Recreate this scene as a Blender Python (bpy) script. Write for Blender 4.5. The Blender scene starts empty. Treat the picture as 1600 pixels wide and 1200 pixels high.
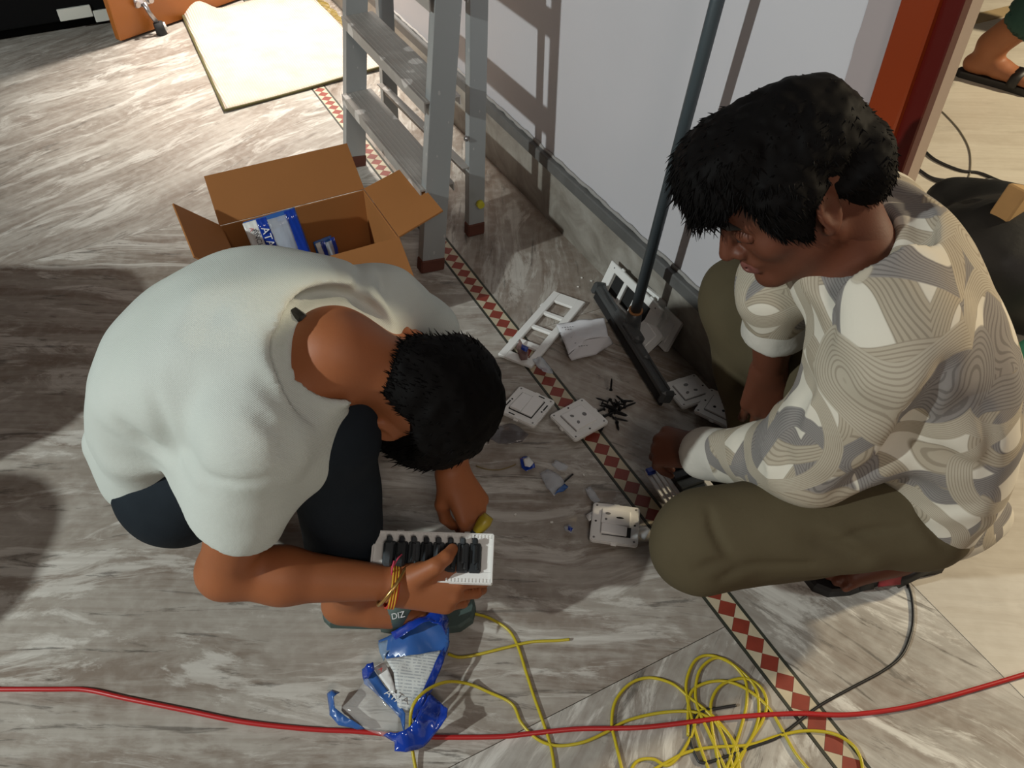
import bpy, bmesh, math, random
import numpy as np
from mathutils import Vector, Matrix

# ---------------------------------------------------------------- camera, light, exposure
SC = bpy.context.scene
COL = SC.collection
R = math.radians
FPX, PITCH, CAMH = 1300.0, R(44), 1.33
cd = bpy.data.cameras.new('camera'); cam = bpy.data.objects.new('camera', cd); COL.objects.link(cam)
cam.location = (0, 0, CAMH); cam.rotation_euler = (R(90) - PITCH, 0, 0)
cd.sensor_width = 36; cd.lens = 36 * FPX / 1600; cd.clip_start = 0.02
SC.camera = cam
SC.view_settings.view_transform = 'Standard'; SC.view_settings.look = 'None'
SC.view_settings.gamma = 1; SC.view_settings.use_curve_mapping = False
SC.view_settings.exposure = 0.0

ANG = R(27.1)
U = np.array([-math.sin(ANG), math.cos(ANG), 0.0])      # along the wall, away from the camera
N = np.array([math.cos(ANG), math.sin(ANG), 0.0])       # from the room into the wall
def un(u, n, z=0.0): return U * u + N * n + np.array([0, 0, z])
SP_, CP_ = math.sin(PITCH), math.cos(PITCH)
def P(px, py, z=0.0):
    """world point at height z seen at photo pixel px, py"""
    x, y = (px - 800) / FPX, (py - 600) / FPX
    r = np.array([x, CP_ - SP_ * y, -SP_ - CP_ * y]); t = (z - CAMH) / r[2]
    return np.array([0, 0, CAMH]) + r * t

world = bpy.data.worlds.new('world'); SC.world = world; world.use_nodes = True
bg = world.node_tree.nodes['Background']; bg.inputs[0].default_value = (0.80, 0.66, 0.58, 1); bg.inputs[1].default_value = 0.045
def lamp(name, kind, loc, energy, color, size, target=None, **kw):
    l = bpy.data.lights.new(name, kind); l.energy = energy; l.color = color
    if kind == 'AREA': l.size = size
    else: l.shadow_soft_size = size
    for k, v in kw.items(): setattr(l, k, v)
    o = bpy.data.objects.new(name, l); COL.objects.link(o); o.location = loc
    if target is not None: o.rotation_euler = (Vector(target) - Vector(loc)).to_track_quat('-Z', 'Y').to_euler()
    return o
lamp('bulb_lamp', 'POINT', un(0.88, -3.0, 2.28), 375, (0.93, 1.0, 0.97), 0.05)
lamp('next_room_lamp', 'POINT', (4.1, 2.0, 2.4), 620, (1.0, 0.84, 0.58), 0.12)
lamp('entrance_lamp', 'SPOT', un(3.95, 0.93, 2.3), 600, (1.0, 0.92, 0.82), 0.10, P(455, 85), spot_size=R(56), spot_blend=1.0)
lamp('warm_fill_light', 'AREA', (0.5, -1.6, 2.6), 22, (1.0, 0.88, 0.78), 0.6, (0.3, 1.0, 0.0))  # unseen warm fill, added to lift the shadows

# ---------------------------------------------------------------- materials
def mat(name, color, rough=0.5, metal=0.0, spec=0.5, bump=0, bscale=60, alpha=1.0, trans=0.0, var=0.0, vscale=8, sss=0.0, coat=0.0):
    m = bpy.data.materials.new(name); m.use_nodes = True
    nt = m.node_tree; b = nt.nodes['Principled BSDF']
    b.inputs['Base Color'].default_value = (*color, 1); b.inputs['Roughness'].default_value = rough
    b.inputs['Metallic'].default_value = metal; b.inputs['Specular IOR Level'].default_value = spec
    b.inputs['Alpha'].default_value = alpha; b.inputs['Transmission Weight'].default_value = trans
    b.inputs['Coat Weight'].default_value = coat
    if sss: b.inputs['Subsurface Weight'].default_value = sss; b.inputs['Subsurface Radius'].default_value = (0.01, 0.004, 0.002); b.inputs['Subsurface Scale'].default_value = 0.6
    tc = None
    if bump or var: tc = nt.nodes.new('ShaderNodeTexCoord')
    if bump:
        n = nt.nodes.new('ShaderNodeTexNoise'); n.inputs['Scale'].default_value = bscale; n.inputs['Detail'].default_value = 4
        nt.links.new(tc.outputs['Object'], n.inputs['Vector'])
        bp = nt.nodes.new('ShaderNodeBump'); bp.inputs['Strength'].default_value = bump; bp.inputs['Distance'].default_value = 0.004
        nt.links.new(n.outputs['Fac'], bp.inputs['Height']); nt.links.new(bp.outputs['Normal'], b.inputs['Normal'])
    if var:
        n = nt.nodes.new('ShaderNodeTexNoise'); n.inputs['Scale'].default_value = vscale; n.inputs['Detail'].default_value = 5
        nt.links.new(tc.outputs['Object'], n.inputs['Vector'])
        mx = nt.nodes.new('ShaderNodeMixRGB'); mx.blend_type = 'MIX'
        mx.inputs[1].default_value = (*[c * (1 - var) for c in color], 1); mx.inputs[2].default_value = (*[min(1, c * (1 + var)) for c in color], 1)
        nt.links.new(n.outputs['Fac'], mx.inputs[0]); nt.links.new(mx.outputs[0], b.inputs['Base Color'])
    return m

class NB:
    """small node-tree helper"""
    def __init__(self, name, rough=0.5, spec=0.5):
        self.m = bpy.data.materials.new(name); self.m.use_nodes = True; self.nt = self.m.node_tree
        self.b = self.nt.nodes['Principled BSDF']; self.b.inputs['Roughness'].default_value = rough
        self.b.inputs['Specular IOR Level'].default_value = spec
    def n(self, t, **kw):
        x = self.nt.nodes.new(t)
        for k, v in kw.items():
            if k.startswith('i_'): x.inputs[k[2:].replace('_', ' ')].default_value = v
            else: setattr(x, k, v)
        return x
    def l(self, a, b): self.nt.links.new(a, b)
    def math(self, op, a, b=None, c=None, clamp=False):
        x = self.n('ShaderNodeMath', operation=op); x.use_clamp = clamp
        for i, v in enumerate((a, b, c)):
            if v is None: continue
            if isinstance(v, (int, float)): x.inputs[i].default_value = v
            else: self.l(v, x.inputs[i])
        return x.outputs[0]
    def mix(self, f, a, b, mode='MIX'):
        x = self.n('ShaderNodeMixRGB', blend_type=mode)
        for i, v in enumerate((f, a, b)):
            if isinstance(v, (int, float)): x.inputs[i].default_value = v
            elif isinstance(v, tuple): x.inputs[i].default_value = (*v, 1)
            else: self.l(v, x.inputs[i])
        return x.outputs[0]
    def ramp(self, f, stops):
        x = self.n('ShaderNodeValToRGB'); e = x.color_ramp.elements
        while len(e) < len(stops): e.new(0.5)
        for k, (p, c) in enumerate(stops):
            e[k].position = p; e[k].color = (*c, 1) if isinstance(c, tuple) else (c, c, c, 1)
        self.l(f, x.inputs[0]); return x.outputs[0]
    def bump(self, h, s=0.3, d=0.002):
        x = self.n('ShaderNodeBump'); x.inputs['Strength'].default_value = s; x.inputs['Distance'].default_value = d
        self.l(h, x.inputs['Height']); self.l(x.outputs[0], self.b.inputs['Normal'])
    def coords(self, rot=(0, 0, 0), scale=(1, 1, 1), loc=(0, 0, 0), out='Object'):
        t = self.n('ShaderNodeTexCoord'); mp = self.n('ShaderNodeMapping')
        mp.inputs['Rotation'].default_value = rot; mp.inputs['Scale'].default_value = scale; mp.inputs['Location'].default_value = loc
        self.l(t.outputs[out], mp.inputs['Vector']); return mp.outputs[0]
    def noise(self, v, scale, detail=6, rough=0.6, dist=0.0):
        x = self.n('ShaderNodeTexNoise'); x.inputs['Scale'].default_value = scale; x.inputs['Detail'].default_value = detail
        x.inputs['Roughness'].default_value = rough; x.inputs['Distortion'].default_value = dist
        self.l(v, x.inputs['Vector']); return x.outputs['Fac']
    def color(self, c): self.l(c, self.b.inputs['Base Color'])

def marble(name, deg, seed, light=(0.45, 0.42, 0.375), mid=(0.31, 0.275, 0.238), brown=(0.20, 0.152, 0.118), white=(0.70, 0.685, 0.635), wamt=0.5, bamt=0.5, samt=0.72):
    k = NB(name, 0.34, 0.4)
    # Mapping rotates the coordinate by -deg so that x runs along the vein
    t = k.n('ShaderNodeTexCoord'); vr = k.n('ShaderNodeVectorRotate', rotation_type='Z_AXIS'); vr.inputs['Angle'].default_value = -R(deg)
    k.l(t.outputs['Object'], vr.inputs['Vector'])
    wob = k.noise(vr.outputs[0], 1.6, 3, 0.5)
    def st(sx, sy, off):
        mp = k.n('ShaderNodeMapping'); mp.inputs['Scale'].default_value = (sx, sy, 1); mp.inputs['Location'].default_value = (off, off * 1.7, 0)
        k.l(vr.outputs[0], mp.inputs['Vector'])
        ad = k.n('ShaderNodeVectorMath', operation='ADD'); cb = k.n('ShaderNodeCombineXYZ')
        k.l(k.math('MULTIPLY', wob, 1.1), cb.inputs['Y']); k.l(mp.outputs[0], ad.inputs[0]); k.l(cb.outputs[0], ad.inputs[1])
        return ad.outputs[0]
    n1 = k.noise(st(0.8, 3.0, seed), 1.5, 8, 0.66, 0.5)
    n2 = k.noise(st(1.0, 8, seed + 3.1), 1.5, 8, 0.7, 0.5)
    n3 = k.noise(st(2.6, 20, seed + 7.7), 1.6, 8, 0.70, 0.9)
    n4 = k.noise(st(1.8, 7, seed + 11.3), 1.7, 10, 0.72, 1.0)
    n5 = k.noise(st(2.5, 70, seed + 5.3), 1.2, 4, 0.6, 0.2)
    c = k.mix(k.ramp(n1, [(0.42, 0.0), (0.56, 1.0)]), mid, light)
    c = k.mix(k.math('MULTIPLY', k.ramp(n2, [(0.50, 0.0), (0.585, 1.0)]), min(1, bamt * 1.35)), c, brown)
    c = k.mix(k.math('MULTIPLY', k.ramp(n4, [(0.515, 0.0), (0.585, 1.0)]), min(1, wamt * 1.4)), c, white)
    c = k.mix(k.math('MULTIPLY', k.ramp(n3, [(0.575, 0.0), (0.635, 1.0)]), samt), c, (0.075, 0.068, 0.058))
    c = k.mix(k.math('MULTIPLY', k.ramp(n5, [(0.42, 0.0), (0.66, 1.0)]), 0.30), c, brown)
    sp = k.n('ShaderNodeTexNoise'); sp.inputs['Scale'].default_value = 38; sp.inputs['Detail'].default_value = 8; k.l(t.outputs['Object'], sp.inputs['Vector'])
    c = k.mix(k.math('MULTIPLY', k.ramp(sp.outputs['Fac'], [(0.45, 0.0), (0.75, 1.0)]), 0.22), c, white)
    k.color(c); k.l(k.math('ADD', k.math('MULTIPLY', sp.outputs['Fac'], 0.25), 0.24), k.b.inputs['Roughness'])
    return k.m

# ---------------------------------------------------------------- object helpers
def tag(o, label=None, cat=None, group=None, kind=None):
    if label: o['label'] = label
    if cat: o['category'] = cat
    if group: o['group'] = group
    if kind: o['kind'] = kind
    return o
def thing(name, label, cat, loc=(0, 0, 0), rot=(0, 0, 0), group=None):
    o = bpy.data.objects.new(name, None); COL.objects.link(o); o.empty_display_size = 0.05
    o.location = loc
    if isinstance(rot, Matrix): o.rotation_euler = rot.to_euler()
    else: o.rotation_euler = rot
    return tag(o, label, cat, group)
def obj(name, verts, faces, m, parent=None, smooth=False, world=False, origin=None):
    """ONE mesh object. world=True: verts are world coordinates, rebased on the (unrotated) parent or on origin"""
    v = np.asarray(verts, float).reshape(-1, 3)
    if world and parent is not None:
        q = parent; 
        while q is not None: v = v - np.array(q.location); q = q.parent
    elif origin is not None: v = v - np.asarray(origin)
    me = bpy.data.meshes.new(name); me.from_pydata(v.tolist(), [], faces if isinstance(faces, list) else faces.tolist())
    if smooth: me.polygons.foreach_set('use_smooth', np.ones(len(me.polygons), bool))
    ms = m if isinstance(m, (list, tuple)) else [m]
    for x in ms: me.materials.append(x)
    o = bpy.data.objects.new(name, me); COL.objects.link(o)
    if parent is not None: o.parent = parent
    elif origin is not None: o.location = origin
    me.update()
    return o
class MB:
    """collects shapes for ONE mesh"""
    def __init__(s): s.v = []; s.f = []
    def add(s, v, f):
        b = len(s.v); s.v += [tuple(map(float, q)) for q in v]; s.f += [[i + b for i in q] for q in f]; return s
    def box(s, c, d, rot=None, ch=0.0):
        c = np.array(c, float); h = np.array(d, float) / 2
        Rm = np.eye(3) if rot is None else np.array(rot)
        if ch <= 0:
            q = [np.array([x, y, z]) * h for z in (-1, 1) for y in (-1, 1) for x in (-1, 1)]
            return s.add([c + Rm @ p for p in q], [[0, 2, 3, 1], [4, 5, 7, 6], [0, 1, 5, 4], [2, 6, 7, 3], [0, 4, 6, 2], [1, 3, 7, 5]])
        ch = min(ch, h.min() * 0.95); v = []; idx = {}
        for sx in (-1, 1):
            for sy in (-1, 1):
                for sz in (-1, 1):
                    for ax in range(3):
                        p = np.array([sx, sy, sz]) * (h - ch); p[ax] = (sx, sy, sz)[ax] * h[ax]
                        idx[(sx, sy, sz, ax)] = len(v); v.append(c + Rm @ p)
        f = []
        def quad(a): f.append(a)
        for ax in range(3):
            o1, o2 = [a for a in range(3) if a != ax]
            for sg in (-1, 1):
                L = []
                for a, b in ((-1, -1), (1, -1), (1, 1), (-1, 1)):
                    t = [0, 0, 0]; t[ax] = sg; t[o1] = a; t[o2] = b; L.append(idx[(*t, ax)])
                quad(L if (sg > 0) == (ax != 1) else L[::-1])
        for ax in range(3):
            o1, o2 = [a for a in range(3) if a != ax]
            for a in (-1, 1):
                for b in (-1, 1):
                    t = [0, 0, 0]; t[o1] = a; t[o2] = b; t0 = t[:]; t1 = t[:]; t0[ax] = -1; t1[ax] = 1
                    quad([idx[(*t0, o1)], idx[(*t1, o1)], idx[(*t1, o2)], idx[(*t0, o2)]])
        for sx in (-1, 1):
            for sy in (-1, 1):
                for sz in (-1, 1): f.append([idx[(sx, sy, sz, a)] for a in range(3)])
        return s.add(v, f)
    def tube(s, path, r, n=8, cap=True):
        path = np.array(path, float); m = len(path); rr = np.full(m, r) if np.isscalar(r) else np.array(r)
        t = np.gradient(path, axis=0); t /= np.linalg.norm(t, axis=1)[:, None] + 1e-12
        a = np.array([0, 0, 1.0]) if abs(t[0][2]) < 0.9 else np.array([1.0, 0, 0])
        v = []
        for i in range(m):
            a = a - t[i] * (a @ t[i]); a /= np.linalg.norm(a) + 1e-12; b = np.cross(t[i], a)
            for k in range(n):
                w = 2 * math.pi * k / n; v.append(path[i] + rr[i] * (a * math.cos(w) + b * math.sin(w)))
        f = [[i * n + k, i * n + (k + 1) % n, (i + 1) * n + (k + 1) % n, (i + 1) * n + k] for i in range(m - 1) for k in range(n)]
        if cap: f += [list(range(n))[::-1], [(m - 1) * n + k for k in range(n)]]
        return s.add(v, f)
    def cyl(s, a, b, r1, r2=None, n=16): return s.tube([a, b], [r1, r1 if r2 is None else r2], n)
    def prism(s, pts, z0, z1):
        n = len(pts); v = [(x, y, z0) for x, y in pts] + [(x, y, z1) for x, y in pts]
        return s.add(v, [list(range(n))[::-1], list(range(n, 2 * n))] + [[i, (i + 1) % n, n + (i + 1) % n, n + i] for i in range(n)])
    def build(s, name, m, parent=None, smooth=False, world=False, origin=None):
        o = obj(name, s.v, s.f, m, parent, False, world, origin)
        bm = bmesh.new(); bm.from_mesh(o.data); bmesh.ops.recalc_face_normals(bm, faces=bm.faces); bm.to_mesh(o.data); bm.free()
        if smooth:
            for p in o.data.polygons: p.use_smooth = len(p.vertices) <= 4
        return o
def spline(pts, per=10):
    p = np.array(pts, float); p = np.vstack([2 * p[0] - p[1], p, 2 * p[-1] - p[-2]]); out = []
    for i in range(1, len(p) - 2):
        for k in range(per):
            t = k / per; a, b, c, d = p[i - 1:i + 3]
            out.append(0.5 * (2 * b + (c - a) * t + (2 * a - 5 * b + 4 * c - d) * t * t + (3 * b - a - 3 * c + d) * t ** 3))
    out.append(p[-2]); return np.array(out)
def rrect(w, h, r, n=5):
    out = []
    for cx, cy, a0 in ((w / 2 - r, h / 2 - r, 0), (-w / 2 + r, h / 2 - r, 90), (-w / 2 + r, -h / 2 + r, 180), (w / 2 - r, -h / 2 + r, 270)):
        for k in range(n + 1):
            a = R(a0 + 90 * k / n); out.append((cx + r * math.cos(a), cy + r * math.sin(a)))
    return out
def unit(v): v = np.asarray(v, float); return v / np.linalg.norm(v)
def frame(x, zhint):
    x = unit(x); z = np.asarray(zhint, float); z = unit(z - x * (z @ x)); return np.array([x, np.cross(z, x), z])   # rows x,y,z
def text_mesh(name, s, size, m, parent, loc, rot=(0, 0, 0), depth=0.0002):
    c = bpy.data.curves.new(name, 'FONT'); c.body = s; c.size = size; c.align_x = 'CENTER'; c.align_y = 'CENTER'; c.extrude = depth
    t = bpy.data.objects.new(name, c); COL.objects.link(t); bpy.context.view_layer.update()
    me = bpy.data.meshes.new_from_object(t.evaluated_get(bpy.context.evaluated_depsgraph_get())); bpy.data.objects.remove(t)
    me.materials.append(m); o = bpy.data.objects.new(name, me); COL.objects.link(o); o.parent = parent; o.location = loc; o.rotation_euler = rot
    return o

# ---------------------------------------------------------------- implicit-surface mesher (surface nets on sparse blocks)
_rng = np.random.default_rng(7); _LAT = _rng.random((32, 32, 32)).astype(np.float32)
def vnoise(p, scale):
    q = np.asarray(p) * scale; i = np.floor(q).astype(int); t = q - i; t = t * t * (3 - 2 * t); i &= 31; j = (i + 1) & 31
    L = _LAT; x0, y0, z0 = i.T; x1, y1, z1 = j.T; tx, ty, tz = t.T
    a = L[x0, y0, z0] * (1 - tx) + L[x1, y0, z0] * tx; b = L[x0, y1, z0] * (1 - tx) + L[x1, y1, z0] * tx
    c = L[x0, y0, z1] * (1 - tx) + L[x1, y0, z1] * tx; d = L[x0, y1, z1] * (1 - tx) + L[x1, y1, z1] * tx
    return (a * (1 - ty) + b * ty) * (1 - tz) + (c * (1 - ty) + d * ty) * tz * 1.0 - 0.5
def RC(a, b, r1, r2=None, k=0.015, flat=None, op=1):
    return ('rc', np.array(a, float), np.array(b, float), r1, r1 if r2 is None else r2, flat, k, op)
def EL(c, r, axes=None, k=0.015, op=1):
    return ('el', np.array(c, float), np.array(r, float), np.eye(3) if axes is None else np.array(axes), None, None, k, op)
def HS(c, n, R_, k=0.004):
    return ('hs', np.array(c, float), unit(n), R_, R_, None, k, -1)
def SP(c, r, k=0.015, op=1): return EL(c, (r, r, r), None, k, op)
def chain(pts, rad, k=0.015, flat=None, op=1):
    return [RC(pts[i], pts[i + 1], rad[i], rad[i + 1], k, flat if not isinstance(flat, list) else flat[i], op) for i in range(len(pts) - 1)]
def pd(pr, p):
    if pr[0] == 'rc':
        _, a, b, r1, r2, flat, k, op = pr; pa = p - a; ba = b - a
        if flat is not None:
            n, q = flat; n = unit(n); g = 1 / q - 1
            pa = pa + n * ((pa @ n) * g)[..., None]; ba = ba + n * ((ba @ n) * g)
        l2 = max(ba @ ba, 1e-9); h = np.clip(pa @ ba / l2, 0, 1)
        d = np.linalg.norm(pa - h[..., None] * ba, axis=-1) - (r1 + (r2 - r1) * h)
        return d * (0.5 + 0.5 * flat[1]) if flat is not None else d
    if pr[0] == 'hs': return np.maximum(-((p - pr[1]) @ pr[2]), np.linalg.norm(p - pr[1], axis=-1) - pr[3])
    _, c, r, A, _, _, k, op = pr
    q = (p - c) @ A.T; k0 = np.linalg.norm(q / r, axis=-1); k1 = np.linalg.norm(q / (r * r), axis=-1)
    return np.where(k0 < 1e-6, -r.min(), k0 * (k0 - 1) / np.maximum(k1, 1e-9))
def combine(D, d, k, op):
    if op > 0:
        h = np.maximum(k - np.abs(D - d), 0) / k; return np.minimum(D, d) - h * h * k * 0.25
    d = -d; h = np.maximum(k - np.abs(D - d), 0) / k; return np.maximum(D, d) + h * h * k * 0.25
def mesh_sdf(prims, vox, deform=None, B=12, amp=0.0):
    """prims: blended in order; deform(p, D) -> D"""
    lo = np.full(3, 1e9); hi = -lo
    for pr in prims:
        if pr[7] < 0: continue
        if pr[0] == 'rc': rr = max(pr[3], pr[4]); pts = [pr[1] - rr, pr[1] + rr, pr[2] - rr, pr[2] + rr]
        else: rr = pr[2].max(); pts = [pr[1] - rr, pr[1] + rr]
        lo = np.minimum(lo, np.min(pts, 0)); hi = np.maximum(hi, np.max(pts, 0))
    lo = lo - vox * 4 - amp - 0.01; hi = hi + vox * 4 + amp + 0.01
    nb = np.ceil((hi - lo) / (vox * B)).astype(int); S = vox * B
    g = np.stack(np.meshgrid(*[np.arange(k) for k in nb], indexing='ij'), -1).reshape(-1, 3)
    ctr = lo + (g + 0.5) * S; rad = S * 0.87
    Dc = np.full(len(ctr), 1e3); dist = []
    for pr in prims:
        d = pd(pr, ctr); dist.append(d); Dc = combine(Dc, d, pr[6], pr[7])
    keep = np.abs(Dc) < rad * 1.35 + amp + 0.012
    g = g[keep]; dist = [d[keep] for d in dist]
    off = np.stack(np.meshgrid(*[np.arange(B + 1)] * 3, indexing='ij'), -1).reshape(-1, 3)
    M = len(off); D = np.full((len(g), M), 1e3)
    base = lo + g * S; po = off * vox
    for pr, d in zip(prims, dist):
        ix = np.where(d < rad * 1.5 + 2 * pr[6] + 0.02)[0]
        if not len(ix): continue
        for c0 in range(0, len(ix), 400):
            q = ix[c0:c0 + 400]; pts = base[q][:, None, :] + po[None]
            D[q] = combine(D[q], pd(pr, pts), pr[6], pr[7])
    if deform is not None:
        for c0 in range(0, len(g), 400):
            pts = (base[c0:c0 + 400][:, None, :] + po[None]).reshape(-1, 3)
            D[c0:c0 + 400] = deform(pts, D[c0:c0 + 400].reshape(-1)).reshape(-1, M)
    D = D.reshape(len(g), B + 1, B + 1, B + 1)
    ins = D < 0; T = nb * B + 2
    cs = [(i, j, k) for i in (0, 1) for j in (0, 1) for k in (0, 1)]
    cnt = sum(ins[:, i:B + i, j:B + j, k:B + k].astype(np.int8) for i, j, k in cs)
    b, x, y, z = np.where((cnt > 0) & (cnt < 8))
    gc = g[b] * B + np.stack([x, y, z], -1); gid = (gc[:, 0] * T[1] + gc[:, 1]) * T[2] + gc[:, 2]
    val = np.stack([D[b, x + i, y + j, z + k] for i, j, k in cs], -1)
    acc = np.zeros((len(b), 3)); num = np.zeros(len(b)); C = np.array(cs, float)
    for e0 in range(8):
        for e1 in range(e0 + 1, 8):
            if np.abs(C[e0] - C[e1]).sum() != 1: continue
            a, c = val[:, e0], val[:, e1]; m = (a < 0) != (c < 0); t = np.where(m, a / np.where(m, a - c, 1), 0)
            acc += m[:, None] * (C[e0] + t[:, None] * (C[e1] - C[e0])); num += m
    V = lo + (gc + acc / num[:, None]) * vox
    order = np.argsort(gid); sg = gid[order]
    def find(q):
        i = np.searchsorted(sg, q); i = np.minimum(i, len(sg) - 1); ok = sg[i] == q; return order[i], ok
    st = np.array([T[1] * T[2], T[2], 1]); F = []
    for ax in range(3):
        o1, o2 = [(1, 2), (2, 0), (0, 1)][ax]
        e = {0: 4, 1: 2, 2: 1}[ax]; a, c = val[:, 0], val[:, e]; m = np.where((a < 0) != (c < 0))[0]
        q0 = gid[m]; i1, k1 = find(q0 - st[o1]); i2, k2 = find(q0 - st[o1] - st[o2]); i3, k3 = find(q0 - st[o2])
        ok = k1 & k2 & k3; quad = np.stack([m, i1, i2, i3], -1)[ok]; fl = a[m][ok] < 0
        quad[~fl] = quad[~fl][:, ::-1]; F.append(quad)
    return V, np.vstack(F)
def surf(prims, px, py):
    """first point of the surface seen at photo pixel px, py (to lay creases on it)"""
    x, y = (px - 800) / FPX, (py - 600) / FPX; r = unit(np.array([x, CP_ - SP_ * y, -SP_ - CP_ * y])); t = 0.25; o = np.array([0, 0, CAMH])
    for _ in range(140):
        p = (o + r * t)[None]; D = np.full(1, 1e3)
        for pr in prims: D = combine(D, pd(pr, p), pr[6], pr[7])
        if D[0] < 0.0006: return o + r * t
        t += max(D[0] * 0.8, 0.0008)
        if t > 3: break
    return None
def creases(prims, lines):
    """lines: (pixel polyline, width, depth); depth > 0 grooves, < 0 ridges"""
    out = []
    for pts, w, dp in lines:
        q = [surf(prims, *p) for p in spline([(a, b, 0) for a, b in pts], 5)[:, :2]]; q = [p for p in q if p is not None]
        if len(q) > 1: out.append((np.array(q), w, dp))
    def f(p, D):
        D = D.copy()
        for q, w, dp in out:
            m = np.where((np.abs(D) < 0.04) & np.all((p > q.min(0) - 3 * w) & (p < q.max(0) + 3 * w), axis=1))[0]
            if not len(m): continue
            pp = p[m]; best = np.full(len(m), 1e9); n = len(q); wt = np.ones(len(m))
            for i in range(n - 1):
                a, b = q[i], q[i + 1]; ba = b - a; h = np.clip((pp - a) @ ba / max(ba @ ba, 1e-9), 0, 1); d = ((pp - a - h[:, None] * ba) ** 2).sum(1)
                c = d < best; best = np.where(c, d, best); wt = np.where(c, np.sin(math.pi * np.clip((i + h) / (n - 1), 0.06, 0.94)) ** 0.6, wt)
            D[m] += dp * wt * np.exp(-best / (w * w))
        return D
    return f
def relax(V, F, it=1, lam=0.5):
    for _ in range(it):
        S = np.zeros_like(V); c = np.zeros(len(V))
        for i in range(4):
            a, b = F[:, i], F[:, (i + 1) % 4]
            for ax in range(3): S[:, ax] += np.bincount(a, V[b][:, ax], len(V)) + np.bincount(b, V[a][:, ax], len(V))
            c += np.bincount(a, minlength=len(V)) + np.bincount(b, minlength=len(V))
        V = V + lam * (S / np.maximum(c, 1)[:, None] - V)
    return V
def sdf_obj(name, prims, vox, m, parent=None, deform=None, it=1, amp=0.0, origin=None, push=None):
    V, F = mesh_sdf(prims, vox, deform, amp=amp)
    V = relax(V, F, it)
    if push is not None: V = push(V)
    return obj(name, V, F, m, parent, True, parent is not None, origin)
# ================================================================ THE ROOM
WALL_N, ST0, ST1 = 1.041, 0.681, 0.733
grout = mat('dark_grout', (0.10, 0.10, 0.075), 0.8, var=0.4, vscale=40)
seam = mat('pale_seam', (0.33, 0.31, 0.27), 0.8, var=0.3, vscale=30)
fl = MB(); fl.add([un(-4, -5, -0.05), un(-4, 6, -0.05), un(8, 6, -0.05), un(8, -5, -0.05), un(-4, -5, -0.006), un(-4, 6, -0.006), un(8, 6, -0.006), un(8, -5, -0.006)],
    [[0, 1, 2, 3], [4, 7, 6, 5], [0, 4, 5, 1], [1, 5, 6, 2], [2, 6, 7, 3], [3, 7, 4, 0]])
floor = fl.build('floor', seam); tag(floor, 'marble floor of large grey and brown veined slabs', kind='structure')
def slab(u0, u1, n0, n1, m, g=0.0007):
    b = MB(); q = [un(u0 + g, n0 + g), un(u1 - g, n0 + g), un(u1 - g, n1 - g), un(u0 + g, n1 - g)]
    b.add([p + [0, 0, -0.02] for p in q] + q, [[0, 1, 2, 3], [7, 6, 5, 4], [0, 4, 5, 1], [1, 5, 6, 2], [2, 6, 7, 3], [3, 7, 4, 0]])
    return b.build('marble_slab', m, floor)
W0 = dict(light=(0.47, 0.45, 0.41), mid=(0.34, 0.315, 0.28))
slab(-4, 0.505, -5, ST0, marble('marble_near_corner', 62, 1.0, wamt=0.55, bamt=0.30, **W0))
slab(0.505, 2.25, -5, ST0, marble('marble_left_middle', -1, 4.2, light=(0.43, 0.40, 0.355), mid=(0.31, 0.275, 0.235), wamt=0.45, bamt=0.5))
slab(2.25, 8, -5, ST0, marble('marble_left_far', 50, 9.0, wamt=0.45, bamt=0.30, samt=0.45))
slab(-4, 0.80, ST1, WALL_N, marble('marble_right_near', -38, 2.6, wamt=0.65, bamt=0.35, **W0))
slab(0.80, 1.37, ST1, WALL_N, marble('marble_right_middle', -35, 6.1, light=(0.36, 0.315, 0.27), mid=(0.25, 0.205, 0.17), wamt=0.3, bamt=0.65))  # brown marbling, with the floor shadow here also put into its darker tones
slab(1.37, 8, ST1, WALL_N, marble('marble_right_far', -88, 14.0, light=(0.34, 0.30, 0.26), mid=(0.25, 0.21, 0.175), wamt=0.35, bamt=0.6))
slab(-4, 8, WALL_N, 6, marble('marble_next_room', -4, 20.0, light=(0.60, 0.565, 0.49), mid=(0.54, 0.50, 0.43), brown=(0.44, 0.39, 0.32), white=(0.68, 0.65, 0.58), wamt=0.15, bamt=0.20, samt=0.10), 0.0012)

# the chequered border strip: black edge lines, brick red diamonds, cream triangles, each a piece of its own
red_m = mat('brick_red_tile', (0.24, 0.040, 0.024), 0.5, var=0.35, vscale=30)
cream_m = mat('cream_tile', (0.52, 0.45, 0.32), 0.5, var=0.25, vscale=25)
line_m = mat('black_border_line', (0.035, 0.038, 0.028), 0.6, var=0.5, vscale=40)
U0, U1 = 0.02, 3.3
bed = MB(); bed.add([un(-0.3, ST0 - .001, -0.018), un(-0.3, ST1 + .001, -0.018), un(4.6, ST1 + .001, -0.018), un(4.6, ST0 - .001, -0.018)] + [un(-0.3, ST0 - .001, -0.0016), un(-0.3, ST1 + .001, -0.0016), un(4.6, ST1 + .001, -0.0016), un(4.6, ST0 - .001, -0.0016)],
    [[0, 1, 2, 3], [4, 7, 6, 5], [0, 4, 5, 1], [1, 5, 6, 2], [2, 6, 7, 3], [3, 7, 4, 0]])
strip = bed.build('trim_1', grout); tag(strip, 'chequered red and cream border strip inlaid in the marble floor', kind='structure')
HA, HW, NC = 0.0195, 0.0202, (ST0 + ST1) / 2
def piece(name, pts, m):
    b = MB(); n = len(pts); v = [un(u, w, -0.010) for u, w in pts] + [un(u, w, 0.0002) for u, w in pts]
    b.add(v, [list(range(n)), list(range(2 * n - 1, n - 1, -1))] + [[i, n + i, n + (i + 1) % n, (i + 1) % n] for i in range(n)])
    return b.build(name, m, strip)
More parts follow.
